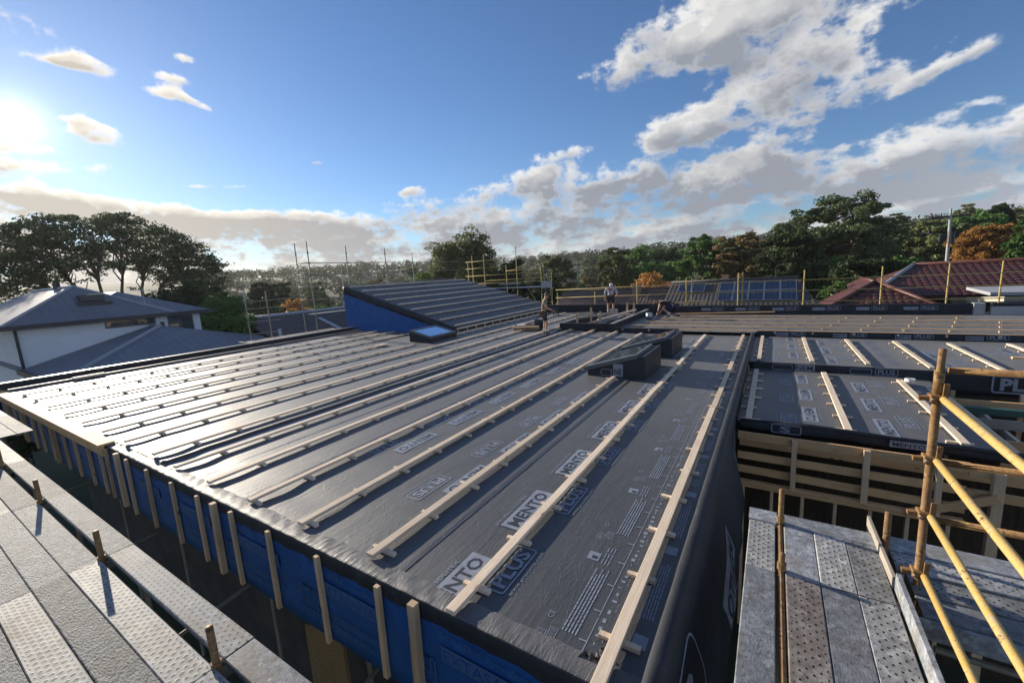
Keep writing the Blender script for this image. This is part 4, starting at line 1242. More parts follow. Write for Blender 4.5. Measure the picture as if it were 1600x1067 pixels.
SC = empty('scaffold_fence', (0, 0, 0), 'yellow guard rail scaffold along the back parapet', 'scaffold')
xs = [-11.7, -9.2, -6.65, -4.0, -3.72, -1.52, -1.33, 1.24, 4.05, 6.15, 7.65, 10.2]
for x in xs:
    top = -.58 if x > -2 else -.75 if x > -8 else -1.3
    MB().tube([(x, 24.35, -7.2), (x, 24.35, top)], .030, 8).build('standard', M['yellow_far'], SC, smooth=True)
for z in (-1.02, -1.52, -2.03): MB().tube([(-11.8, 24.3, z - .12), (-4, 24.3, z - .05), (10.4, 24.3, z)], .022, 6).build('rail', M['yellow_far'], SC, smooth=True)
MB().bar((-6.55, 24.2, -2.25), (-5.9, 24.2, -1.5), .05, .03).build('brace', M['pine'], SC)

SL = empty('scaffold_tower', (0, 0, 0), 'tall tan tube scaffold rising left of the blue gable', 'scaffold')
Q = [(-22.3, 13.7), (-21.2, 13.7), (-21.2, 16.1), (-21.2, 19.0), (-21.2, 21.4)]
for (x, y), top in zip(Q, (2.35, 2.35, 2.2, 2.1, 1.6)):
    MB().tube([(x, y, -7.2), (x, y, top)], .030, 8).build('standard', M['galv_tube'], SL, smooth=True)
    for z in (1.75, 1.22, .55): MB().tube([(x, y, z - .04), (x, y, z + .04)], .05, 8).build('coupler', M['galv_tube'], SL)
MB().tube([(-22.3, 16.5, -7.2), (-22.3, 16.5, 1.2)], .028, 8).build('standard', M['galv_tube'], SL, smooth=True)
for z in (1.22, .60, -.05, -.75):
    MB().tube([(-21.2, 13.6, z), (-21.2, 26.2, z)], .024, 6).build('rail', M['galv_tube'], SL, smooth=True)
    MB().tube([(-22.4, 13.7, z + .02), (-21.1, 13.7, z + .02)], .024, 6).build('rail', M['galv_tube'], SL, smooth=True)
MB().tube([(-22.3, 13.8, .62), (-22.3, 26.2, .62)], .024, 6).build('rail', M['galv_tube'], SL, smooth=True)
MB().bar((-21.75, 13.7, -1.55), (-21.75, 20, -1.55), .5, .05).build('plank', M['pl_flat'], SL)
for x, y in ((-22.0, 10.6), (-21.75, 11.5)):
    MB().tube([(x, y, -7.2), (x, y, .05 if x < -21.9 else -.1)], .028, 8).build('standard', M['galv_tube'], SL, smooth=True)
for z in (-.95, -1.6, -2.2): MB().tube([(-22.0, 10.5, z), (-21.7, 12.0, z)], .022, 6).build('rail', M['galv_tube'], SL)
MB().tube([(-22, 10.6, -.6), (-21.5, 13.7, -.55)], .022, 6).build('rail', M['galv_tube'], SL)

SM = empty('scaffold_platform', (0, 0, 0), 'yellow scaffold with aluminium boards and ladder behind the raised roof', 'scaffold')
for x, y, top in ((-20.6, 26.8, 1.2), (-20.0, 26.6, 1.6), (-18.9, 26.6, 1.65), (-16.9, 26.6, .72), (-16.0, 26.6, 2.0), (-13.9, 26.4, .42), (-13.0, 26.2, -.0)):
    MB().tube([(x, y, -7.2), (x, y, top)], .030, 8).build('standard', M['yellow_far'], SM, smooth=True)
for a, b, z in ((-20.6, -16.0, 1.15), (-20.6, -16.9, .62), (-20.6, -13.9, .05), (-18.9, -13.0, -.35), (-16.9, -13.9, .30), (-20.6, -13, -.55)):
    MB().tube([(a, 26.5, z - .02), (b, 26.5, z)], .022, 6).build('rail', M['yellow_far'], SM, smooth=True)
MB().box(-18.4, -13.9, 26.0, 26.5, -1.0, -.93).build('plank', M['alu'], SM)
MB().box(-17.6, -15.9, 26.52, 26.9, -.72, -.66).build('plank', M['alu'], SM)
MB().tube([(-14.9, 26.2, -1.0), (-14.0, 26.2, -2.4)], .022, 6).build('brace', M['yellow_far'], SM)
MB().tube([(-12.8, 26.2, -1.0), (-13.8, 26.2, -2.3)], .022, 6).build('brace', M['yellow_far'], SM)
lad = empty('ladder', (-13.35, 25.9, 0), 'short aluminium ladder standing at the end of the scaffold boards', 'ladder')
for s in (-.19, .19): MB().bar((s, .5, -2.2), (s + .15, -.1, .30), .06, .03).build('stile', M['alu'], lad)
for k in range(9):
    t = (k + .5) / 9; MB().tube([(-.19 + .15 * t, .5 - .6 * t, -2.2 + 2.5 * t), (.19 + .15 * t, .5 - .6 * t, -2.2 + 2.5 * t)], .016, 6).build('rung', M['alu'], lad)
MB().box(-.28, .5, -.12, .02, -1.05, -.6).build('tray', M['alu'], lad)

# ------------------------------------------------------------------ loose things on the roof
rs = empty('tape_roll', (2.50, 11.55, ZL + .075), 'white roll of tape lying on the end of a batten', 'tape roll')
mb = MB(); n = 20
for (r, z) in ((.085, 0), (.085, .06), (.045, .06), (.045, 0)): mb.v += [(r * math.cos(2 * math.pi * j / n), r * math.sin(2 * math.pi * j / n), z) for j in range(n)]
for i in range(4):
    for j in range(n): mb.f.append((i * n + j, i * n + (j + 1) % n, ((i + 1) % 4) * n + (j + 1) % n, ((i + 1) % 4) * n + j)); mb.m.append(0)
rs2 = mb.build('tape', M['white_plastic'], rs, smooth=False)
mb = MB()
for (r, z) in ((.0446, -.001), (.0446, .061), (.038, .061), (.038, -.001)): mb.v += [(r * math.cos(2 * math.pi * j / n), r * math.sin(2 * math.pi * j / n), z) for j in range(n)]
for i in range(4):
    for j in range(n): mb.f.append((i * n + j, i * n + (j + 1) % n, ((i + 1) % 4) * n + (j + 1) % n, ((i + 1) % 4) * n + j)); mb.m.append(0)
mb.build('core', M['card'], rs)

bx = empty('carton', (-9.55, 16.55, ZR + .02), 'open cardboard carton on the battens behind the man in tan', 'carton', rz=.35)
MB().box(-.6, .6, -.3, .3, .05, .07).build('base', M['card'], bx)
for a in ((-.6, .6, -.3, -.285), (-.6, .6, .285, .3)): MB().box(*a, .07, .24).build('side', M['card'], bx)
for a in ((-.6, -.585, -.284, .284), (.585, .6, -.284, .284)): MB().box(*a, .07, .24).build('side', M['card'], bx)
MB().slab([(-.6, -.3, .24), (.6, -.3, .24), (.6, -.5, .20), (-.6, -.5, .20)], .008).build('flap', M['card'], bx)
MB().box(-.5, -.1, -.1, .2, .24, .27).build('paper', M['white_plastic'], bx)

tb = empty('tool_bag', (-8.95, 16.75, ZR + .09), 'dark green tool bag behind the legs of the man in tan', 'bag', rz=.2)
mb = MB().box(-.28, .28, -.16, .16, 0, .42); mb.build('body', M['plastic'], tb, bevel=.05)
MB().tube([(-.18, 0, .41), (-.14, 0, .52), (.14, 0, .52), (.18, 0, .41)], .014, 6).build('handle', M['leather'], tb)
MB().box(-.2, .2, -.19, -.161, .08, .26).build('pocket', M['black_cloth'], tb)

tag(MB().bar((-4.1, 21.55, -2.36), (.1, 21.8, -2.30), .09, .045).build('loose_batten', M['pine_x']), 'loose pine length propped across the far battens near the crouching man', 'timber')
bk = empty('bucket', (-5.0, 20.4, -2.49), 'pale bucket beside the crouching man', 'bucket')
MB().tube([(0, 0, 0), (0, 0, .30)], [.13, .16], 14).build('body', M['alu'], bk, smooth=True)
MB().tube([(-.16, 0, .28), (-.10, 0, .36), (.10, 0, .36), (.16, 0, .28)], .006, 5).build('handle', M['wire'], bk)
for i in range(3):
    o = MB().bar((0, 0, 0), (1.6, .2, .02), .09, .04).build('timber_offcut', M['pine_grey'], None, loc=(-11.2 + i * .5, 21.6 + i * .35, ZR + .13), rot=(0, 0, .35 + .1 * i))
    tag(o, ['nearest', 'middle', 'farthest'][i] + ' of three loose timber lengths lying by the back parapet', 'timber', 'loose timbers by the back parapet')
sw = empty('saw_stool', (-3.6, 23.2, -2.5), 'low timber saw stool behind the crouching man', 'saw stool')
MB().bar((-.6, 0, .55), (.7, 0, .62), .09, .045).build('rail', M['pine_x'], sw)
for x in (-.5, .6):
    for s in (-.18, .18): MB().bar((x, s, 0), (x, s * .2, .56), .07, .035, up=(1, 0, 0)).build('leg', M['pine_z'], sw)

# ------------------------------------------------------------------ people
def skin(name, nodes, material, parent, sub=2):
    """nodes: key -> (parent key, position, radius); one continuous surface grown over the skeleton"""
    keys = list(nodes); idx = {k: i for i, k in enumerate(keys)}
    me = bpy.data.meshes.new(name)
    me.from_pydata([nodes[k][1] for k in keys], [(idx[nodes[k][0]], idx[k]) for k in keys if nodes[k][0]], [])
    me.materials.append(material)
    o = link(name, me, parent)
    o.modifiers.new('skin', 'SKIN')
    if not me.skin_vertices: me.attributes  # layer is made by the modifier
    for i, k in enumerate(keys):
        r = nodes[k][2]; r = r if isinstance(r, tuple) else (r, r)
        me.skin_vertices[0].data[i].radius = r
        me.skin_vertices[0].data[i].use_root = (i == 0)
    o.modifiers['skin'].use_smooth_shade = True
    s = o.modifiers.new('sub', 'SUBSURF'); s.levels = sub; s.render_levels = sub
    return o


def person(loc, rz, J, look, label, scale=1.0):
    """J holds the joints of the pose in metres, facing +Y"""
    root = empty('person', loc, label, 'person', rz=rz); root.scale = (scale,) * 3
    V = {k: Vector(v) for k, v in J.items()}
    nd = {'pel': (None, V['pel'], (.125, .095)), 'bel': ('pel', V['pel'].lerp(V['che'], .45), (.115, .085)), 'che': ('bel', V['che'], (.145, .10)),
          'nek': ('che', V['nek'], .056), 'hd0': ('nek', V['nek'].lerp(V['hed'], .5), (.062, .07)), 'hed': ('hd0', V['hed'], (.078, .095)),
          'top': ('hed', V['hed'] + (V['hed'] - V['nek']).normalized() * .085, (.06, .07))}
    for s in 'LR':
        nd['sh' + s] = ('che', V['sh' + s], .062); nd['el' + s] = ('sh' + s, V['el' + s], .043); nd['wr' + s] = ('el' + s, V['wr' + s], .029)
        d = (V['wr' + s] - V['el' + s]).normalized(); side = d.cross(Vector((0, 1, .3))).normalized(); nrm = side.cross(d)
        pm = V['wr' + s] + d * .075; nd['pa' + s] = ('wr' + s, pm, (.040, .020))
        for q in range(4):
            a = (q - 1.5) * .021; L = (.062, .075, .070, .052)[q]
            k1 = pm + d * .03 + side * a; nd['f%d%s' % (q, s)] = ('pa' + s, k1, .0095)
            nd['g%d%s' % (q, s)] = ('f%d%s' % (q, s), k1 + d * L * .6 + nrm * .012, .0088); nd['h%d%s' % (q, s)] = ('g%d%s' % (q, s), k1 + d * L * .85 + nrm * .035, .0078)
        th = V['wr' + s] + d * .035 + side * -.038; nd['t0' + s] = ('wr' + s, th, .011); nd['t1' + s] = ('t0' + s, th + d * .04 - side * .012 + nrm * .012, .0095)
        nd['hp' + s] = ('pel', V['hp' + s], .098); nd['kn' + s] = ('hp' + s, V['kn' + s], .060)
        m = V['kn' + s].lerp(V['an' + s], .35); nd['ca' + s] = ('kn' + s, m, .056)
        nd['an' + s] = ('ca' + s, V['an' + s], .038); nd['to' + s] = ('an' + s, V['to' + s], .034)
    body = skin('body', nd, M['skin'], root)
    f = (V['hed'] - V['nek']).normalized(); fw = Vector(J['face']).normalized(); sd = fw.cross(f).normalized()
    fc = MB()
    for s in (-1, 1): fc.ball(V['hed'] + fw * .088 + sd * .03 * s + f * .01, .010, 6, 5, 0)
    fc.build('eyes', M['black_cloth'], root)
    MB().ball(V['hed'] + fw * .098 - f * .02, (.014, .016, .02), 6, 5).build('nose', M['skin'], root)
    MB().bar(V['hed'] + fw * .090 - f * .055 - sd * .022, V['hed'] + fw * .090 - f * .055 + sd * .022, .008, .010).build('mouth', mat('lips', (.35, .13, .11), .6), root)
    for s in (-1, 1): MB().ball(V['hed'] + sd * .085 * s - fw * .01, (.016, .022, .032), 6, 5).build('ear', M['skin'], root)
    sh_, so_, cap, sl_, belt = look
    tn = {'a': (None, V['pel'].lerp(V['che'], -.02), (.138, .110)), 'b': ('a', V['pel'].lerp(V['che'], .5), (.137, .108)), 'c': ('b', V['che'], (.165, .120)), 'd': ('c', V['che'].lerp(V['nek'], .75), (.075, .07))}
    for s in 'LR':
        tn['s' + s] = ('c', V['sh' + s], .080); tn['e' + s] = ('s' + s, V['sh' + s].lerp(V['el' + s], min(1, sl_)), .062)
        if sl_ > 1: tn['w' + s] = ('e' + s, V['el' + s].lerp(V['wr' + s], sl_ - 1), .046)
    shirt = skin('shirt', tn, sh_, root)
    sn = {'p': (None, V['pel'], (.150, .122))}
    for s in 'LR': sn['h' + s] = ('p', V['hp' + s], .118); sn['k' + s] = ('h' + s, V['hp' + s].lerp(V['kn' + s], .86), .092)
    skin('shorts', sn, so_, root)
    for s in 'LR':
        skin('boot', {'a': (None, V['an' + s] + Vector((0, 0, .02)), .052), 'b': ('a', V['an' + s].lerp(V['to' + s], .3) - Vector((0, 0, .015)), (.05, .045)), 'c': ('b', V['to' + s], (.046, .04))}, M['boot'], root)
        skin('sock', {'a': (None, V['an' + s] + Vector((0, 0, .05)), .046), 'b': ('a', V['an' + s].lerp(V['kn' + s], .38), .057)}, M['white_cloth'], root)
    hb = MB().ball(V['hed'] + f * .045 - fw * .018, (.098, .104, .085), 12, 7)
    if cap is not M['hair']: hb.slab([tuple(V['hed'] + f * .055 + fw * .07 + sd * .07), tuple(V['hed'] + f * .05 + fw * .17 + sd * .05), tuple(V['hed'] + f * .05 + fw * .17 - sd * .05), tuple(V['hed'] + f * .055 + fw * .07 - sd * .07)], .012)
    hb.build('cap' if cap is not M['hair'] else 'hair', cap, root, smooth=True)
    if belt:
        skin('tool_belt', {'a': (None, V['pel'] + Vector((0, 0, .07)), (.158, .128)), 'b': ('a', V['pel'] + Vector((0, 0, .11)), (.157, .127))}, M['leather'], root)
        for s in (-1, 1):
            p = V['pel'] + Vector((.17 * s, .0, -.03)); MB().box(p.x - .05, p.x + .05, p.y - .1, p.y + .1, p.z - .13, p.z + .11).build('pouch', M['leather'], root, bevel=.02)
    return root, V, shirt


stand = dict(pel=(0, 0, .93), che=(0, .07, 1.32), nek=(0, .11, 1.50), hed=(0, .17, 1.63), face=(0, .85, -.5),
             shL=(-.20, .08, 1.42), elL=(-.25, .12, 1.13), wrL=(-.14, .36, 1.02), shR=(.20, .08, 1.42), elR=(.25, .14, 1.13), wrR=(.12, .38, 1.00),
             hpL=(-.10, 0, .88), knL=(-.13, .05, .50), anL=(-.14, -.02, .09), toL=(-.16, .15, .04), hpR=(.10, 0, .88), knR=(.13, .12, .50), anR=(.13, .06, .09), toR=(.15, .23, .04))
w1, V1, _ = person((-8.20, 15.62, ZR + .01), R(-62), stand, (M['tan_cloth'], M['black_cloth'], M['hair'], .62, True),
                   'man in tan shirt, black shorts and white socks standing on the battens')
ng = empty('nail_gun', (0, 0, 0), 'dark nail gun held at the waist by the man in tan', 'tool')
c = Matrix.Translation(Vector((-8.20, 15.62, ZR + .01))) @ Matrix.Rotation(R(-62), 4, 'Z')
ng.matrix_world = c @ Matrix.Translation((0, .47, .98))
MB().box(-.05, .05, -.12, .16, .0, .11).build('body', M['plastic'], ng, bevel=.015)
MB().bar((0, .13, .0), (0, .16, -.22), .05, .05, up=(0, 1, 0)).build('nose', M['plastic'], ng)
MB().bar((0, -.02, .0), (0, -.06, -.15), .045, .05, up=(0, 1, 0)).build('handle', M['plastic'], ng)
MB().bar((0, .12, -.16), (0, -.16, -.14), .035, .07).build('magazine', M['alu'], ng)

back = dict(stand); back.update(pel=(0, 0, .92), che=(0, .16, 1.27), nek=(0, .25, 1.42), hed=(0, .36, 1.49), face=(0, .55, -.85),
                                shL=(-.20, .17, 1.36), elL=(-.30, .16, 1.07), wrL=(-.30, .20, .82), shR=(.20, .17, 1.36), elR=(.33, .24, 1.10), wrR=(.28, .42, .95))
w2, V2, s2 = person((-7.25, 21.45, -2.37), R(12), back, (M['grey_cloth'], M['black_cloth'], M['white_cloth'], 1.35, True),
                    'man in pale grey top with orange back print and black shorts at the stair opening')
mb = MB().poly([(-.10, .02, 1.26), (.10, .02, 1.26), (.09, .055, 1.36), (-.09, .055, 1.36)]); mb.poly([(-.05, -.01, 1.10), (.05, -.01, 1.10), (.06, .019, 1.25), (-.06, .019, 1.25)])
mb.build('back_print', M['orange_print'], w2)
kn = dict(pel=(0, -.12, .46), che=(0, .30, .60), nek=(0, .47, .62), hed=(0, .60, .60), face=(0, .35, -.93),
          shL=(-.20, .36, .60), elL=(-.24, .42, .34), wrL=(-.12, .55, .12), shR=(.20, .36, .60), elR=(.25, .44, .34), wrR=(.10, .58, .12),
          hpL=(-.11, -.10, .42), knL=(-.18, .26, .36), anL=(-.16, -.02, .09), toL=(-.18, .16, .04), hpR=(.11, -.10, .42), knR=(.18, .12, .10), anR=(.16, -.26, .08), toR=(.16, -.12, .03))
w3, V3, _ = person((-4.05, 20.75, -2.43), R(75), kn, (M['black_cloth'], M['navy_cloth'], M['black_cloth'], .45, False),
                   'crouching man in black shirt and cap bent over the far battens', 1.18)

# ------------------------------------------------------------------ neighbouring houses
def hip_roof(x0, x1, y0, y1, ze, zr, along='x', m='roof_metal', name='roof', parent=None, gable=False, t=.12):
    """hipped roof over a rectangle; returns the part"""
    if along == 'x':
        k = 0 if gable else (y1 - y0) / 2; a, b = (x0 + k, (y0 + y1) / 2, zr), (x1 - k, (y0 + y1) / 2, zr)
        F = [[(x0, y0, ze), (x1, y0, ze), b, a], [(x1, y1, ze), (x0, y1, ze), a, b], [(x1, y0, ze), (x1, y1, ze), b], [(x0, y1, ze), (x0, y0, ze), a]]
    else:
        k = 0 if gable else (x1 - x0) / 2; a, b = ((x0 + x1) / 2, y0 + k, zr), ((x0 + x1) / 2, y1 - k, zr)
        F = [[(x1, y0, ze), (x1, y1, ze), b, a], [(x0, y1, ze), (x0, y0, ze), a, b], [(x0, y0, ze), (x1, y0, ze), a], [(x1, y1, ze), (x0, y1, ze), b]]
    mb = MB()
    for f in F: mb.slab(f, t)
    return mb.build(name, M[m], parent), a, b


def ribs(parent, face, n, m, h=.03, w=.04, name='roof_rib'):
    pass


def windows(parent, rects, plane, at_, frame='frame_grey', d=.06):
    """rects: (a0, a1, z0, z1); plane 'x' or 'y' gives the wall's fixed axis, facing the lens"""
    for (a0, a1, z0, z1) in rects:
        f = MB(); s = 1 if plane == 'x' else -1
        for (p0, p1, q0, q1) in ((a0, a1, z0, z0 + d), (a0, a1, z1 - d, z1), (a0, a0 + d, z0 + d, z1 - d), (a1 - d, a1, z0 + d, z1 - d), ((a0 + a1) / 2 - d / 2, (a0 + a1) / 2 + d / 2, z0 + d, z1 - d)):
            if plane == 'x': f.box(at_ - .02, at_ + .04, p0, p1, q0, q1)
            else: f.box(p0, p1, at_ - .04, at_ + .02, q0, q1)
        fo = f.build('window', M[frame], parent)
        g = MB()
        if plane == 'x': g.box(at_ - .01, at_ + .012, a0 + d * .5, a1 - d * .5, z0 + d * .5, z1 - d * .5)
        else: g.box(a0 + d * .5, a1 - d * .5, at_ - .012, at_ + .01, z0 + d * .5, z1 - d * .5)
        g.build('pane', M['glass'], fo)


W = empty('white_house', (0, 0, 0), 'white two-storey house with grey steel hip roofs beyond the left parapet', 'house')  # house scaled up about the camera at the origin, baked into these coordinates
MB().box(-45.82, -30.624, 4.35, 9.976, -7.2, -1.137).build('wall', M['white_wall'], W)
MB().box(-44.08, -30.647, 9.976, 11.948, -7.2, -1.137).build('wall', M['white_wall'], W)
rf, a, b = hip_roof(-46.4, -30.16, 3.828, 10.556, -1.079, 0.719, 'x', parent=W)
for p_, q_ in (((-30.16, 3.828, -1.079), b), ((-30.16, 10.556, -1.079), b), (a, b)): MB().tube([(p_[0], p_[1], p_[2] + .02), (q_[0], q_[1], q_[2] + .03)], .07, 6).build('ridge_cap', M['ridge_metal'], rf)
rf2, a2, b2 = hip_roof(-42.92, -30.183, 5.6, 12.47, -1.079, 0.34, 'x', parent=W)
MB().box(-30.218, -30.067, 3.77, 12.528, -1.253, -1.044).build('gutter', M['gutter'], W)
MB().box(-46.4, -30.218, 3.677, 3.828, -1.253, -1.044).build('gutter', M['gutter'], W)
MB().box(-30.23, -30.09, 12.47, 12.586, -1.253, -1.044).build('gutter', M['gutter'], W)
MB().tube([(-30.53, 4.27, -1.28), (-30.53, 4.27, -7)], .06, 8).build('downpipe', M['gutter'], W)
windows(W, [(7.482, 9.686, -1.647, -1.218), (10.266, 11.542, -2.262, -1.276)], 'x', -30.624)
lo, a3, b3 = hip_roof(-37.12, -23.896, 4.176, 14.616, -3.178, -1.717, 'x', parent=W)
MB().tube([(-23.9, 4.176, -3.16), (b3[0], b3[1], b3[2] + .03)], .09, 6).build('ridge_cap', M['ridge_metal'], lo)
MB().tube([(-31.3, a3[1], a3[2] + .03), (b3[0], b3[1], b3[2] + .03)], .06, 6).build('ridge_cap', M['ridge_metal'], lo)
MB().box(-30.508, -25.52, 4.872, 11, -7.2, -3.19).build('wall', M['white_wall'], W)
windows(W, [(-29.464, -27.84, -4.524, -3.422)], 'y', 4.86)
MB().box(-30.508, -23.896, 4.014, 4.176, -3.364, -3.132).build('gutter', M['gutter'], W)
MB().tube([(b3[0] - .05, b3[1] + .1, b3[2] - .1), (b3[0] - .05, b3[1] + .1, b3[2] + .22)], .10, 10).build('vent', M['gutter'], lo)
cool = link('roof_cooler', MB().box(-.7, .7, -.5, .5, 0, .42).mesh('roof_cooler', M['gutter']), W, (-32.4, 7.5, -.17))
bm_ = cool.modifiers.new('bevel', 'BEVEL'); bm_.width = .12; bm_.segments = 3
for k in range(4): MB().box(-.71, .71, -.51, .51, .06 + k * .09, .10 + k * .09).build('louvre', M['frame_grey'], cool)
MB().box(-0.928, 0.928, -0.696, 0.696, -0.58, 0).build('base', M['gutter'], cool)
for k in (0, .45): MB().tube([(-36.5 - k, 7.2, .6), (-36.5 - k, 7.2, 1.1)], .12, 8).build('vent', M['gutter'], rf)
an = MB().tube([(-31.1, 9.5, -.8), (-31.1, 9.5, .45)], .018, 6)
an.tube([(-31.1, 8.9, .35), (-31.1, 10.3, .25)], .012, 5)
for q in range(5): an.tube([(-31.1 - .25, 9.3 + q * .2, .32 - q * .015), (-31.1 + .25, 9.3 + q * .2, .32 - q * .015)], .008, 4)
an.build('antenna', M['alu_frame'], W)
rl = tag(MB().tube([(-22.5, 2.4, -3.05), (-20.3, 3.4, -2.95)], .03, 6).tube([(-20.5, 3.3, -5), (-20.5, 3.3, -2.95)], .03, 6).build('handrail', M['alu']), 'short grey handrail outside the left parapet', 'railing')


def tile_roof(quad, nu, nv, m, parent, name='roof_tiles', amp=.035, step=.03):
    """overlapping tiles on one slope: quad = (low left, low right, high right, high left)"""
    A, B, C_, D = [Vector(p) for p in quad]; nrm = (B - A).cross(D - A).normalized()
    ax = (B - A).normalized(); tw = (B - A).length / nu; su = 6
    v = []; f = []; prev = None
    for j in range(nv):
        for e in (0, 1):
            t = (j + e) / nv; l = A.lerp(D, t); r = B.lerp(C_, t)
            u0, u1 = (l - A).dot(ax), (r - A).dot(ax); org = l - ax * u0; row = {}
            for i in range(int(math.ceil(u0 / tw * su)), int(u1 / tw * su) + 1):
                hgt = amp * (abs(math.sin(math.pi * (i % su) / su)) ** .7) + step * (1 - e) + .012
                row[i] = len(v); v.append(tuple(org + ax * (i * tw / su) + nrm * hgt))
            if prev:
                for i in row:
                    if i + 1 in row and i in prev and i + 1 in prev: f.append((prev[i], prev[i + 1], row[i + 1], row[i]))
            prev = row
    me = bpy.data.meshes.new(name); me.from_pydata(v, [], f); me.materials.append(M[m])
    return tag(link(name, me, parent), kind='stuff')


RH = empty('red_tile_house', (0, 0, 0), 'house with glossy dark red tiled hip roofs beyond the right scaffold', 'house')
MB().box(2.6, 8.0, 29.6, 40, -7.2, -3.75).build('wall', M['cream'], RH)
MB().box(8.0, 26, 35.2, 42, -7.2, -3.75).build('wall', M['cream'], RH)
# wing towards the lens
e0, e1, yf = 1.55, 8.75, 29.0; ap = (5.15, 32.7, -1.72); zr_ = -3.68
wing = MB()
wing.slab([(e0, yf, zr_), (e1, yf, zr_), ap], .1); wing.slab([(e1, yf, zr_), (e1, 38, zr_), (5.15, 38, -1.72), ap], .1); wing.slab([(e0, 38, zr_), (e0, yf, zr_), ap, (5.15, 38, -1.72)], .1)
wr = wing.build('roof', M['tile_red'], RH)
tile_roof(((e0, yf, zr_), (e1, yf, zr_), (5.2, 32.7, -1.72), (5.1, 32.7, -1.72)), 22, 11, 'tile_red', wr)
tile_roof(((e0, 38, zr_), (e0, yf, zr_), ap, (5.15, 38, -1.72)), 24, 11, 'tile_red', wr)
tile_roof(((e1, yf, zr_), (e1, 38, zr_), (5.15, 38, -1.72), ap), 24, 11, 'tile_red', wr)
for p_ in ((e0, yf, zr_), (e1, yf, zr_), (5.15, 38, -1.72)): MB().tube([(p_[0], p_[1], p_[2] + .08), (ap[0], ap[1], ap[2] + .08)], .11, 7).build('ridge_tile', M['tile_red'], wr, smooth=True)
MB().box(e0 - .05, e1 + .05, yf - .14, yf - .01, -3.86, -3.70).build('gutter', M['cream'], RH)
MB().box(e0 + .3, e1 - .3, yf + .35, yf + .5, -4.1, -3.87).build('fascia', M['cream'], RH)
# main range
mr = MB().slab([(5.2, 35.0, -2.75), (27, 35.0, -2.75), (27, 39.6, -.98), (8.2, 39.6, -.98)], .1); mr.slab([(27, 44.2, -2.75), (5.2, 44.2, -2.75), (8.2, 39.6, -.98), (27, 39.6, -.98)], .1)
mr.slab([(5.2, 44.2, -2.75), (5.2, 35, -2.75), (8.2, 39.6, -.98)], .1)
mo = mr.build('roof', M['tile_red'], RH)
tile_roof(((5.2, 35.0, -2.75), (27, 35.0, -2.75), (27, 39.6, -.98), (8.2, 39.6, -.98)), 60, 13, 'tile_red', mo)
MB().tube([(8.2, 39.6, -.91), (27, 39.6, -.91)], .12, 7).build('ridge_tile', M['tile_red'], mo, smooth=True)
MB().tube([(5.2, 35, -2.68), (8.2, 39.6, -.91)], .12, 7).build('ridge_tile', M['ridge_metal'], mo, smooth=True)
MB().slab([(9.6, 31.6, -2.35), (16, 31.6, -2.35), (16, 34.9, -2.25), (9.6, 34.9, -2.25)], .16).build('carport_roof', M['tin'], RH)
MB().bar((5.9, 33.6, -2.15), (7.0, 34.3, -2.2), .25, .02).build('flashing', M['tin'], mo)
SB = empty('grey_roof_house', (0, 0, 0), 'house with a corrugated grey roof behind the red tiled house', 'house')
MB().box(16, 30, 50, 58, terrain(20, 54), -2.5).build('wall', M['cream'], SB)
hip_roof(15, 31, 49, 59, -2.45, -1.0, 'x', 'tin', parent=SB)
MB().bar((15, 48.95, -2.45), (31, 48.95, -2.45), .12, .16).build('gutter', M['cream'], SB)
windows(SB, [(18, 20, -4.2, -3.0), (23, 25, -4.2, -3.0)], 'y', 50)

SH = empty('solar_house', (0, 0, 0), 'dark tiled house with solar panels behind the back scaffold', 'house')
MB().box(-6.8, 2.3, 34.0, 42, -7.2, -3.6).build('wall', M['brick'], SH)
lw = MB().slab([(-7.4, 33.2, -3.55), (2.8, 33.2, -3.55), (1.6, 38, -1.50), (-7.4, 38, -1.55)], .1); lw.slab([(2.8, 43, -3.55), (-7.4, 43, -3.55), (-7.4, 38, -1.55), (1.6, 38, -1.50)], .1)
lw.slab([(2.8, 33.2, -3.55), (2.8, 43, -3.55), (1.6, 38, -1.50)], .1)
sr = lw.build('roof', M['tile_dark'], SH)
tile_roof(((-7.4, 33.2, -3.55), (2.8, 33.2, -3.55), (1.6, 38, -1.50), (-7.4, 38, -1.55)), 34, 14, 'tile_dark', sr, amp=.03)
MB().tube([(-7.4, 38, -1.47), (1.6, 38, -1.42)], .11, 7).build('ridge_tile', M['tile_dark'], sr, smooth=True)
MB().box(-7.5, 2.9, 33.05, 33.19, -3.74, -3.56).build('gutter', M['cream'], SH)
windows(SH, [(-5.5, -4.0, -5.2, -4.2), (-2.6, -1.2, -5.2, -4.2), (.2, 1.6, -5.2, -4.2)], 'y', 34.0)
def panel_array(x0, nx, ny, ys, zs, w=.98, h=1.6):
    sl = Vector((0, 4.8, 2.02)).normalized(); n = Vector((0, -sl.z, sl.y))
    for i in range(nx):
        for j in range(ny):
            o = Vector((x0 + i * (w + .02), ys, zs)) + sl * (j * (h + .02)) + n * .17
            q = [o, o + Vector((w, 0, 0)), o + Vector((w, 0, 0)) + sl * h, o + sl * h]
            pn = MB().slab([tuple(p) for p in q], .04).build('solar_panel', M['alu_frame'], SH)
            e = .035; c0 = o + Vector((e, 0, 0)) + sl * e + n * .004
            g = MB()
            for a_ in range(3):
                for b_ in range(5):
                    s = c0 + Vector((a_ * (w - 2 * e) / 3, 0, 0)) + sl * (b_ * (h - 2 * e) / 5)
                    dx = Vector(((w - 2 * e) / 3 - .012, 0, 0)); dy = sl * ((h - 2 * e) / 5 - .012)
                    g.poly([tuple(s), tuple(s + dx), tuple(s + dx + dy), tuple(s + dy)])
            g.build('cell', M['solar'], pn)
panel_array(-3.55, 5, 2, 34.6, -2.95); panel_array(-6.6, 2, 1, 36.1, -2.33)
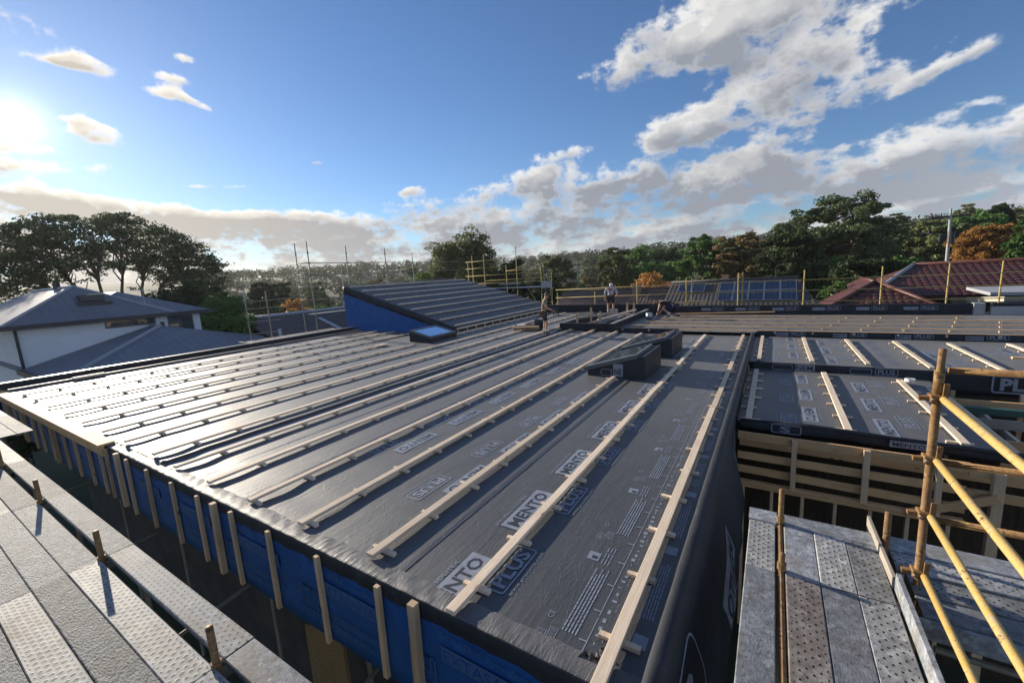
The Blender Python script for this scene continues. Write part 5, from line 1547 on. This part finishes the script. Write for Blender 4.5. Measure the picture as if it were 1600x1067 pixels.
BH = empty('brown_roof_house', (0, 0, 0), 'low brown tiled house behind the man in pale grey', 'house')
MB().box(-17.5, -7.9, 36, 42, -7.2, -4.0).build('wall', M['brick'], BH)
rb, _, _ = hip_roof(-18, -7.6, 35.2, 43, -3.95, -2.05, 'x', 'tile_brown', parent=BH, gable=True)
tile_roof(((-18, 35.2, -3.95), (-7.6, 35.2, -3.95), (-7.6, 39.1, -2.05), (-18, 39.1, -2.05)), 34, 12, 'tile_brown', rb, amp=.03)
MB().tube([(-18, 39.1, -1.98), (-7.6, 39.1, -1.98)], .11, 7).build('ridge_tile', M['tile_brown'], rb, smooth=True)
MB().box(-18, -7.6, 35.05, 35.19, -4.12, -3.96).build('gutter', M['cream'], BH)
windows(BH, [(-15, -13.4, -5.6, -4.5), (-11.4, -9.8, -5.6, -4.5)], 'y', 36.0)
MB().box(-10.9, -10.2, 38.2, 38.9, -2.6, -1.55).build('chimney', M['brick'], rb)

DT = empty('black_tile_house', (0, 0, 0), 'low black tiled roof beyond the left scaffold tower', 'house')
MB().box(-31.8, -24.2, 13.6, 21.0, -7.2, -3.3).build('wall', M['cream'], DT)
rd, da, db = hip_roof(-32.5, -23.5, 13.0, 21.6, -3.25, -1.85, 'y', 'tile_dark', parent=DT, gable=True)
tile_roof(((-23.5, 13.0, -3.25), (-23.5, 21.6, -3.25), (-28.0, 21.6, -1.85), (-28.0, 13.0, -1.85)), 28, 14, 'tile_dark', rd, amp=.04)
MB().tube([(-28.0, 13.0, -1.78), (-28.0, 21.6, -1.78)], .11, 7).build('ridge_tile', M['ridge_metal'], rd, smooth=True)
MB().bar((-24.2, 17.4, -2.95), (-26.6, 17.4, -2.18), .26, .05).build('flashing', M['tin'], rd)
MB().tube([(-24.6, 13.5, -2.9), (-24.6, 13.5, -2.4)], .10, 8).build('vent', M['alu'], rd)
windows(DT, [(15.5, 17.0, -5.2, -4.0)], 'x', -24.2)

# houses across the valley and on the right-hand hill
def far_house(px, py, D, w, d, hwall, hroof, roofm, wallm, label, rz=0):
    p = atd(px, py, D); gz = terrain(p.x, p.y)
    o = empty('distant_house', (p.x, p.y, gz - .5), label, 'house', 'houses across the valley', rz)
    MB().box(-w / 2, w / 2, -d / 2, d / 2, 0, hwall + .5).build('wall', M[wallm], o)
    hip_roof(-w / 2 - .5, w / 2 + .5, -d / 2 - .5, d / 2 + .5, hwall + .5, hwall + .5 + hroof, 'x', roofm, parent=o, gable=rnd.random() < .4)
    for i in range(3):
        x = -w / 2 + w * (i + .5) / 3
        f = MB().box(x - .8, x + .8, -d / 2 - .03, -d / 2 + .02, 1.2, 2.5).build('window', M['glass'], o)
    return o


FHS = [(455, 462, 95, 13, 8, 3, 2.2, 'tile_dark', 'white_wall', 'distant house with dark roof left of the scaffold tower', .9),
       (523, 466, 62, 9, 7, 2.8, .8, 'tin', 'cream', 'flat-roofed cream building seen between the scaffold standards', 1.0),
       (430, 470, 80, 12, 8, 2.8, 2.0, 'tin', 'white_wall', 'distant pale-roofed house behind the left scaffold tower', .8),
       (500, 440, 190, 14, 9, 3, 2.3, 'tile_brown', 'cream', 'tiny brown-roofed house on the far left slope', .6),
       (560, 436, 210, 13, 9, 3, 2.3, 'tin', 'white_wall', 'tiny pale house on the far slope above the blue gable', .5),
       (607, 428, 240, 14, 9, 3, 2.3, 'tile_dark', 'cream', 'tiny dark-roofed house on the far ridge left of the round tree', .4),
       (620, 432, 170, 12, 8, 3, 2.4, 'tile_orange', 'brick', 'small orange-roofed house left of the round tree', .5),
       (880, 416, 190, 13, 9, 3, 2.4, 'tile_brown', 'cream', 'small brown-roofed house in the valley above the man in tan', .2),
       (905, 420, 150, 14, 9, 3, 2.2, 'tile_dark', 'brick', 'grey-roofed house among trees above the man in pale grey', .1),
       (1050, 430, 62, 8, 7, 3.6, 1.6, 'tile_orange', 'brick', 'house with terracotta roof beside the orange tree', .1),
       (1110, 425, 75, 12, 8, 3.4, 2.0, 'tile_brown', 'cream', 'brown-roofed house below the bronze tree', 0),
       (1475, 385, 75, 10, 7, 3.2, 1.6, 'tile_dark', 'brick', 'dark house behind the power pole', -.2),
       (1365, 378, 150, 12, 8, 3, 1.6, 'tin', 'white_wall', 'white house half hidden right of the big gum tree', 0)]
for a_ in FHS: far_house(*a_)

# power pole
pb = atd(1479, 440, 47); gz = terrain(pb.x, pb.y)
tp = atd(1486, 326, 47)
PO = empty('power_pole', (pb.x, pb.y, gz), 'concrete power pole with dark cross arm above the red roof', 'pole')
top = Vector((tp.x - pb.x, tp.y - pb.y, tp.z - gz))
MB().tube([(0, 0, 0), tuple(top * .55), tuple(top)], [.13, .11, .075], 10).build('shaft', M['concrete'], PO, smooth=True)
MB().bar((top.x - 1.1, top.y, top.z - .6), (top.x + 1.1, top.y, top.z - .6), .1, .12).build('cross_arm', M['gutter'], PO)
for x in (-1, -.5, .5, 1): MB().tube([(top.x + x, top.y, top.z - .55), (top.x + x, top.y, top.z - .3)], [.05, .03], 6).build('insulator', M['gutter'], PO)
MB().tube([(top.x + .1, top.y - .28, top.z - 2.6), (top.x + .1, top.y - .28, top.z - 1.7)], .22, 10).build('transformer', M['gutter'], PO)
MB().box(top.x - .5, top.x - .15, top.y - .2, top.y + .1, top.z - 2.4, top.z - 1.9).build('switch_box', M['gutter'], PO)
P0 = Vector((pb.x, pb.y, gz)) + top
for k, x in enumerate((-1, -.5, .5, 1)):
    a_ = P0 + Vector((x, 0, -.3)); b_ = a_ + Vector((38, 14, 3)); pts = [a_.lerp(b_, i / 12) - Vector((0, 0, 1.6 * 4 * (i / 12) * (1 - i / 12))) for i in range(13)]
    tag(MB().tube(pts, .012, 4).build('power_line', M['wire']), 'overhead wire running right from the power pole', 'wire', 'overhead wires on the power pole')
pl = atd(902, 432, 80); g2 = terrain(pl.x, pl.y)
PL = empty('street_pole', (pl.x, pl.y, g2), 'thin pale pole standing among trees above the man in pale grey', 'pole')
MB().tube([(0, 0, 0), (0, 0, atd(938, 408, 80).z - g2)], [.14, .10], 8).build('shaft', M['concrete'], PL)
MB().bar((-.9, 0, atd(938, 408, 80).z - g2 - .4), (.9, 0, atd(938, 408, 80).z - g2 - .4), .08, .1).build('cross_arm', M['gutter'], PL)

# ------------------------------------------------------------------ trees
def leaf_mesh(name, clusters, leaf, seed, m, dens=1.0, shell=.55):
    """many small leaf faces in flattened clumps; clusters: (centre, radius xyz, count)"""
    rg = np.random.default_rng(seed); V = []
    for c, r, n in clusters:
        n = max(6, int(n * dens))
        d = rg.normal(size=(n, 3)); d /= np.linalg.norm(d, axis=1)[:, None] + 1e-9
        rad = shell + (1 - shell) * rg.random(n) ** .7
        rad *= 1 + .14 * np.clip(rg.normal(size=n), -2, 2)
        p = np.array(c) + d * rad[:, None] * np.array(r)
        nn = d * .5 + rg.normal(size=(n, 3)) * .8 + np.array((0, 0, .35)); nn /= np.linalg.norm(nn, axis=1)[:, None]
        a = rg.normal(size=(n, 3)); a -= nn * (a * nn).sum(1)[:, None]; a /= np.linalg.norm(a, axis=1)[:, None]
        b = np.cross(nn, a); s = leaf * (.6 + .8 * rg.random(n))[:, None]
        V.append(np.stack([p - a * s, p + b * s * .55 + nn * s * .12, p + a * s, p - b * s * .55 + nn * s * .12], 1))
    V = np.concatenate(V); n = len(V)
    me = bpy.data.meshes.new(name)
    me.vertices.add(n * 4); me.vertices.foreach_set('co', V.reshape(-1).astype(np.float32))
    me.loops.add(n * 4); me.loops.foreach_set('vertex_index', np.arange(n * 4, dtype=np.int32))
    me.polygons.add(n); me.polygons.foreach_set('loop_start', np.arange(0, n * 4, 4, dtype=np.int32))
    me.materials.append(m); me.update(calc_edges=True)
    return me


def limb_path(a, b, rg, k=5, wob=.12, lift=.0):
    a = Vector(a); b = Vector(b); L = (b - a).length; out = []
    for i in range(k + 1):
        t = i / k; p = a.lerp(b, t); p.z += lift * L * math.sin(math.pi * t)
        if 0 < i < k: p += Vector((rg.uniform(-1, 1), rg.uniform(-1, 1), rg.uniform(-.6, .6))) * wob * L * .4
        out.append(p)
    return out


def tree_meshes(kind, H, Wd, seed, leafm, barkm, detail=1.0, leaf=.16, trunk_h=None, depth=None):
    """trunk mesh and crown mesh of a tree of height H and crown width Wd standing at the origin"""
    rg = random.Random(seed); mb = MB(); cl = []
    Dp = depth or Wd * .8
    th = trunk_h if trunk_h is not None else H * .25
    tr = .028 * H + .05
    if kind == 'umbrella':            # spreading flat-topped crown on several bare leaning limbs
        stems = []
        for k in range(6):
            a = (k + .5) / 6 * 2 - 1
            base = Vector((round(a * 1.4) * Wd * .13, rg.uniform(-.5, .5), 0)); mid = Vector((a * Wd * .24, rg.uniform(-1, 1), H * .56)); end = Vector((a * Wd * .40, rg.uniform(-1.5, 1.5), H * (.82 - .10 * a * a)))
            pts = [base, base.lerp(mid, .55) + Vector((rg.uniform(-.3, .3), 0, .3)), mid, mid.lerp(end, .5) + Vector((rg.uniform(-.5, .5), 0, .2)), end]
            mb.tube(pts, [tr * .42, tr * .36, tr * .27, tr * .18, tr * .07], 7); stems.append((mid, end, pts[3]))
        for k in range(700):          # lacy layered canopy, thick at the top and thinning downwards
            a = rg.uniform(-1, 1); q = rg.uniform(-1, 1)
            top = H * (1 - .30 * abs(a) ** 2.6 - .05 * q * q) * (1 + .012 * math.sin(a * 9 + q))
            z = top - rg.random() ** 1.25 * H * .29 - .2
            c = Vector((a * Wd * .5, q * Dp * .5 * math.sqrt(max(.05, 1 - a * a * .8)), z))
            u = Wd / 18; cl.append((c, (rg.uniform(.55, 1.1) * u, rg.uniform(.55, 1.0) * u, rg.uniform(.20, .36) * u), 62))
            s = min(stems, key=lambda s: (s[2] - c).length)
            if k % 5 == 0: mb.tube(limb_path(s[2].lerp(s[0], rg.random() * .7), c, rg, 4, .22), [tr * .15, tr * .12, tr * .09, tr * .06, tr * .02], 5)
        for k in range(26):          # drooping outer sprays and lower wisps
            a = rg.uniform(-1.08, 1.08); z = H * rg.uniform(.50, .74) - .04 * H * abs(a)
            c = Vector((a * Wd * .5, rg.uniform(-.4, .4) * Dp, z)); cl.append((c, (rg.uniform(.4, .9) * u, .6 * u, rg.uniform(.15, .30) * u), 38))
            s = min(stems, key=lambda s: (s[0] - c).length)
            mb.tube(limb_path(s[0], c, rg, 4, .25, .1), [tr * .12, tr * .09, tr * .06, tr * .04, tr * .015], 5)
    else:
        nb = {'gum': 22, 'round': 20, 'cone': 16, 'bush': 10, 'open': 22, 'biggum': 46}[kind]
        if kind == 'biggum': big, kind = True, 'gum'
        else: big = False
        forks = [Vector((rg.uniform(-.2, .2), rg.uniform(-.2, .2), th)), Vector((rg.uniform(-.5, .5), rg.uniform(-.4, .4), th + (H - th) * .35)), Vector((rg.uniform(-.6, .6), rg.uniform(-.4, .4), th + (H - th) * .7))]
        mb.tube([(0, 0, -.5)] + forks, [tr, tr * .8, tr * .5, tr * .2], 8)
        zc, hz = (th * .8 + H) / 2, (H - th * .8) / 2
        for k in range(nb):
            for _ in range(20):
                zz = 1 - 1.75 * (k + .5) / nb; an = k * 2.39996 + rg.uniform(-.5, .5); zz += rg.uniform(-.12, .12)   # spread evenly over the crown
                zz = max(-1, min(.80 if kind == 'round' else 1, zz)); q_ = math.sqrt(1 - zz * zz) ** (.6 if kind == 'round' else 1); d = Vector((q_ * math.cos(an), q_ * math.sin(an), zz))
                rr = rg.uniform(.35, .98) if kind == 'open' else rg.uniform(.62, .90)
                c = Vector((d.x * Wd / 2 * rr, d.y * Dp / 2 * rr, zc + d.z * hz * rr))
                t = (c.z - th * .8) / (H - th * .8)
                lim = {'cone': 1.05 - t, 'gum': .45 + .75 * t if t < .75 else 1.05, 'round': 1, 'bush': 1, 'open': 1}[kind]
                if math.hypot(c.x / (Wd / 2), c.y / (Dp / 2)) <= max(.12, lim): break
            s = {'gum': .12 if big else .16, 'round': .21, 'cone': .17, 'bush': .24, 'open': .17}[kind] * Wd * rg.uniform(.75, 1.25)
            fl = {'gum': .62, 'round': .8, 'cone': .75, 'bush': .75, 'open': .6}[kind]
            for q in range(7):        # each bough carries several uneven clumps
                o = Vector((rg.gauss(0, .55), rg.gauss(0, .55), rg.gauss(0, .40) * fl)) * s
                rr = s * (rg.uniform(.35, .85) if kind == 'open' else rg.uniform(.32, .66))
                cl.append((c + o, (rr, rr * rg.uniform(.8, 1.1), rr * fl * rg.uniform(.7, 1.1)), 95))
            f = min(forks, key=lambda f: (f - c).length + (2 if f.z > c.z else 0))
            mb.tube(limb_path(f, c, rg, 4, .16, .06), [tr * .34, tr * .28, tr * .20, tr * .12, tr * .04], 5)
        if kind == 'round':           # close-set clumps over the dome
            for k in range(44):
                zz = 1 - 1.15 * (k + .5) / 44; an = k * 2.39996; q_ = math.sqrt(max(0, 1 - zz * zz)) ** .6; rr = rg.uniform(.74, .90)
                c = Vector((q_ * math.cos(an) * Wd / 2 * rr, q_ * math.sin(an) * Dp / 2 * rr, zc + zz * hz * rr)); w_ = Wd * rg.uniform(.07, .13)
                cl.append((c, (w_, w_, w_ * .75), 110))
        if kind in ('round', 'bush', 'cone'):
            for k in range(14): cl.append((Vector((rg.gauss(0, .14) * Wd, rg.gauss(0, .14) * Dp, zc + max(-.6, min(.45, rg.gauss(.1, .33))) * hz)), (Wd * .22, Dp * .22, hz * .28), 150))
    return mb.mesh('trunk', barkm, True), leaf_mesh('crown', cl, leaf, seed, leafm, detail)


def tree(name, loc, meshes, label, group=None, rz=0, sc=(1, 1, 1), cat='tree'):
    o = empty(name, loc, label, cat, group, rz); o.scale = sc
    link('trunk', meshes[0], o); link('crown', meshes[1], o)
    return o


def place(px, py_top, D, name, kind, wpx, leafm, label, seed, detail=1.0, bark='bark', leaf=.16, trunk=None, cat='tree', base=None, dep=None):
    """a single tree of its own: bearing px, top at py_top, width wpx as seen, D metres away"""
    t = atd(px, py_top, D); gz = terrain(t.x, t.y) if base is None else base
    k = (atd(px + wpx / 2, py_top, D) - atd(px - wpx / 2, py_top, D)).length
    H = t.z - gz
    ms = tree_meshes(kind, H, k, seed, M[leafm], M[bark], detail, leaf, trunk * H if trunk is not None else None, dep)
    return tree(name, (t.x, t.y, gz), ms, label, rz=-math.atan2(t.x, t.y), cat=cat)


place(150, 336, 76, 'spreading_tree', 'umbrella', 410, 'leaf_dark', 'broad flat-topped tree with bare limbs behind the white house', 3, 1.15, leaf=.15, dep=15)
place(270, 442, 56, 'shrub_tree', 'round', 120, 'leaf_dark', 'dark rounded tree at the right end of the white house', 5, .9, leaf=.15, trunk=.1)
place(340, 452, 52, 'shrub_tree', 'round', 70, 'leaf_green', 'bushy dark green tree right of the white house', 6, .9, leaf=.14, trunk=.1)
place(372, 470, 30, 'shrub', 'bush', 60, 'leaf_green', 'low leafy shrub left of the scaffold tower', 7, .8, leaf=.12, trunk=.05, cat='shrub')
place(8, 578, 24, 'shrub', 'bush', 50, 'leaf_dark', 'dark shrub at the foot of the white house, at the left edge', 8, .7, leaf=.10, trunk=.05, cat='shrub')
place(716, 361, 58, 'round_tree', 'round', 104, 'leaf_olive', 'dense round-topped tree behind the raised roof scaffold', 11, 1.6, leaf=.16, trunk=.12)
place(668, 418, 60, 'shrub_tree', 'round', 60, 'leaf_green', 'lower green tree at the left foot of the round-topped tree', 12, .9, leaf=.16, trunk=.1)
place(790, 398, 52, 'shrub_tree', 'open', 80, 'leaf_dark', 'dark loose tree behind the tallest yellow standard', 13, 1.1, leaf=.15, trunk=.15)
place(855, 428, 48, 'conifer', 'cone', 60, 'leaf_dark', 'dark dense tree behind the aluminium ladder', 14, 1.0, leaf=.14, trunk=.05)
place(870, 396, 80, 'gum_tree', 'gum', 60, 'leaf_olive', 'olive gum tree above the aluminium ladder', 15, 1.0, 'bark_pale', leaf=.2)
place(962, 381, 92, 'gum_tree', 'gum', 58, 'leaf_olive', 'forked gum tree above the man in pale grey', 16, 1.0, 'bark', leaf=.22)
place(1000, 384, 110, 'round_tree', 'round', 60, 'leaf_green', 'dark domed tree left of the bright orange tree', 17, .9, leaf=.25, trunk=.1)
place(1040, 386, 100, 'round_tree', 'round', 55, 'leaf_dark', 'dark domed tree behind the bright orange tree', 18, .9, leaf=.24, trunk=.1)
place(1013, 408, 52, 'autumn_tree', 'open', 58, 'leaf_orange', 'bright orange autumn tree behind the crouching man', 19, .34, leaf=.13, trunk=.2)
place(1098, 361, 70, 'conifer', 'gum', 76, 'leaf_green', 'tall green tree left of the bronze tree', 20, 1.3, leaf=.18, trunk=.12)
place(1162, 360, 68, 'bronze_tree', 'gum', 92, 'leaf_brown', 'bronze-leaved tree with pale trunks left of the big gum', 21, 1.3, 'bark_pale', leaf=.18, trunk=.25)
place(1305, 304, 64, 'big_gum_tree', 'biggum', 225, 'leaf_gum', 'tallest tree, a broad dark gum against the cloud bank', 22, 1.3, 'bark', leaf=.16, trunk=.25)
place(1240, 352, 60, 'gum_tree', 'gum', 95, 'leaf_dark', 'dark gum at the left shoulder of the tallest tree', 23, 1.3, leaf=.16, trunk=.15)
place(1350, 392, 46, 'hedge_tree', 'round', 95, 'leaf_dark', 'dark rounded tree below the tallest gum', 24, 1.2, leaf=.14, trunk=.08)
place(1415, 390, 48, 'hedge_tree', 'bush', 80, 'leaf_green', 'green shrubby tree left of the power pole', 25, 1.1, leaf=.14, trunk=.08)
place(1447, 412, 42, 'shrub', 'bush', 70, 'leaf_olive', 'grey-green shrub above the red tiled roof', 26, .9, leaf=.12, trunk=.06, cat='shrub')
place(1300, 432, 36, 'shrub', 'bush', 50, 'leaf_green', 'bright green shrub beside the solar panel house', 27, .8, leaf=.11, trunk=.05, cat='shrub')
place(1370, 452, 27.5, 'shrub', 'open', 120, 'leaf_brown', 'brownish open shrub in front of the red tiled roof', 28, .5, leaf=.07, trunk=.1, cat='shrub')
place(1280, 455, 28, 'shrub', 'bush', 50, 'leaf_olive', 'yellow-green shrub at the left eave of the red roof', 29, .7, leaf=.08, trunk=.05, cat='shrub')
place(1540, 344, 84, 'autumn_tree', 'round', 98, 'leaf_gold', 'large amber autumn tree right of the power pole', 30, 1.0, leaf=.17, trunk=.12)
place(1605, 338, 55, 'shrub_tree', 'round', 50, 'leaf_green', 'green tree cut by the right edge of the picture', 31, 1.0, leaf=.16, trunk=.1)
place(1590, 472, 27, 'shrub', 'bush', 60, 'leaf_green', 'green shrub under the pale carport roof at the right edge', 32, .7, leaf=.09, trunk=.05, cat='shrub')
place(465, 455, 70, 'autumn_tree', 'open', 40, 'leaf_orange', 'small orange tree seen through the scaffold tower', 33, .5, leaf=.16, trunk=.15)
place(430, 478, 55, 'shrub_tree', 'bush', 80, 'leaf_olive', 'olive shrubby tree behind the black tiled roof', 34, .8, leaf=.15, trunk=.08)
place(500, 478, 50, 'shrub', 'bush', 60, 'leaf_green', 'green shrub beside the flat cream building', 35, .8, leaf=.15, trunk=.08, cat='shrub')
place(585, 425, 120, 'bronze_tree', 'round', 34, 'leaf_brown', 'reddish-brown round tree above the blue gable', 36, .6, leaf=.3, trunk=.1)
place(640, 405, 110, 'gum_tree', 'gum', 34, 'leaf_gum', 'thin gum left of the round-topped tree', 37, .6, leaf=.28)
place(1450, 352, 120, 'gum_tree', 'gum', 70, 'leaf_gum', 'grey-green gum on the hill left of the power pole', 38, 1.0, leaf=.26)
place(1520, 332, 130, 'gum_tree', 'gum', 60, 'leaf_dark', 'dark gum on the hilltop behind the power pole', 39, .9, leaf=.28)
place(1563, 318, 120, 'gum_tree', 'umbrella', 50, 'leaf_dark', 'flat-topped dark tree on the hilltop above the amber tree', 40, .35, leaf=.35, dep=5)

place(405, 430, 92, 'round_tree', 'round', 44, 'leaf_dark', 'dark domed tree leftmost behind the left scaffold', 41, .9, leaf=.22, trunk=.12)
place(437, 434, 86, 'gum_tree', 'gum', 50, 'leaf_dark', 'dark gum between the low left scaffold and the tall tower', 42, 1.0, leaf=.22, trunk=.15)
place(492, 436, 105, 'round_tree', 'round', 40, 'leaf_gum', 'grey-green domed tree seen through the scaffold tower', 43, .8, leaf=.24, trunk=.12)
place(555, 428, 120, 'gum_tree', 'gum', 44, 'leaf_gum', 'grey-green gum above the corner of the blue gable', 44, .8, leaf=.26)
# middle-distance trees: five patterns copied over the valley and hillsides
pats = [(tree_meshes('gum', 10, 8, 51, M['leaf_gum'], M['bark_pale'], .55, .30), 'grey-green gum in the valley wood'),
        (tree_meshes('round', 9, 8.5, 52, M['leaf_green'], M['bark'], .6, .30, 1.2), 'rounded green tree in the valley wood'),
        (tree_meshes('gum', 11, 8, 53, M['leaf_olive'], M['bark_pale'], .55, .30), 'olive tree in the valley wood'),
        (tree_meshes('round', 8, 8, 54, M['leaf_dark'], M['bark'], .6, .30, 1.0), 'dark rounded tree in the valley wood'),
        (tree_meshes('open', 8, 7, 55, M['leaf_brown'], M['bark'], .5, .28), 'bronze tree in the valley wood')]
rt = random.Random(21)
cnt = 0
for k in range(900):
    if cnt >= 150: break
    px = rt.uniform(330, 1640); D = rt.uniform(75, 260)
    d = ray(px, 430); h = math.hypot(d.x, d.y); x, y = d.x / h * D, d.y / h * D
    gz = terrain(x, y); i = rt.choices(range(5), (4, 4, 4, 4, 1))[0]
    s = rt.uniform(.75, 1.25)
    # keep the sight lines to the near houses and the low part of the sky as in the photograph
    topel = (gz + 10 * s) / D
    lim = np.interp(px, [330, 450, 600, 800, 1000, 1100, 1200, 1420, 1500, 1640], [.040, .040, .04, .035, .045, .055, .06, .065, .08, .085])
    if topel > lim: continue
    ms, lab = pats[i]
    where = ('left of the scaffold tower' if px < 455 else 'beyond the scaffold tower' if px < 660 else 'between the round-topped tree and the ladder' if px < 850
             else 'above the brown roof' if px < 985 else 'around the bright orange tree' if px < 1110 else 'behind the tallest gum tree' if px < 1430 else 'on the hill round the power pole')
    lab = lab.replace('in the valley wood', ('on the near slope ' if D < 130 else 'on the far slope ') + where)
    tree('valley_tree', (x, y, gz - .3), ms, lab, lab, rt.uniform(0, 6.28), (s * rt.uniform(.9, 1.15), s * rt.uniform(.9, 1.15), s * rt.uniform(.85, 1.1)))
    cnt += 1

# the wooded far slopes: one mass
def far_wood():
    rg = np.random.default_rng(5); cl = []
    for k in range(1100):
        px = rg.uniform(250, 1750); D = rg.uniform(230, 620)
        d = ray(px, 430); h = math.hypot(d.x, d.y); x, y = d.x / h * D, d.y / h * D
        z = terrain(x, y); s = rg.uniform(3.2, 5.5)
        for q in range(3):
            cl.append(((x + rg.normal() * s * .6, y + rg.normal() * s * .6, z + s * rg.uniform(.7, 1.5)), (s * .62, s * .62, s * .55), 60))
    o = link('far_wood', leaf_mesh('far_wood', cl, .62, 9, M['leaf_far'], 1.0, .6))
    tag(o, 'wooded far slopes below the clouds', 'wood', kind='stuff')


far_wood()
# under-storey round the neighbouring gardens
def scrub():
    rg = np.random.default_rng(8); cl = []
    for k in range(520):
        px = rg.uniform(250, 1700); D = rg.uniform(48, 230)
        d = ray(px, 430); h = math.hypot(d.x, d.y); x, y = d.x / h * D, d.y / h * D
        if D < 60 and (-18 < x < 30): continue
        s = rg.uniform(1.0, 2.3)
        cl.append(((x, y, terrain(x, y) + s * .5), (s * 1.3, s * 1.3, s), 46))
    o = link('garden_scrub', leaf_mesh('garden_scrub', cl, .32, 10, M['leaf_green'], 1.0, .6))
    tag(o, 'low garden scrub between the houses', 'scrub', kind='stuff')


scrub()


# top-level empties sit at the foot of their thing
def rebase(o):
    base = Vector((0, 0, -7.2))
    if o is HOUSE: base = Vector((-9, 12, -7.2))
    o.location = base
    for c in o.children: c.matrix_parent_inverse = Matrix.Translation(-base)


for o in (HOUSE, DECK, BAYR, SC, SL, SM, W, RH, SB, SH, BH, DT): rebase(o)

# thin late-afternoon haze over the valley
hz_ = MB().box(-1200, 1200, -600, 1500, -75, 40).build('haze', [])
hm = bpy.data.materials.new('haze'); hm.use_nodes = True
for x in list(hm.node_tree.nodes): hm.node_tree.nodes.remove(x)
pv = hm.node_tree.nodes.new('ShaderNodeVolumePrincipled'); pv.inputs['Density'].default_value = .00018; pv.inputs['Color'].default_value = (.93, .94, .96, 1); pv.inputs['Anisotropy'].default_value = .35
ho = hm.node_tree.nodes.new('ShaderNodeOutputMaterial'); hm.node_tree.links.new(pv.outputs[0], ho.inputs['Volume'])
hz_.data.materials.clear(); hz_.data.materials.append(hm)
tag(hz_, 'thin pale haze over the valley', 'haze', kind='stuff')
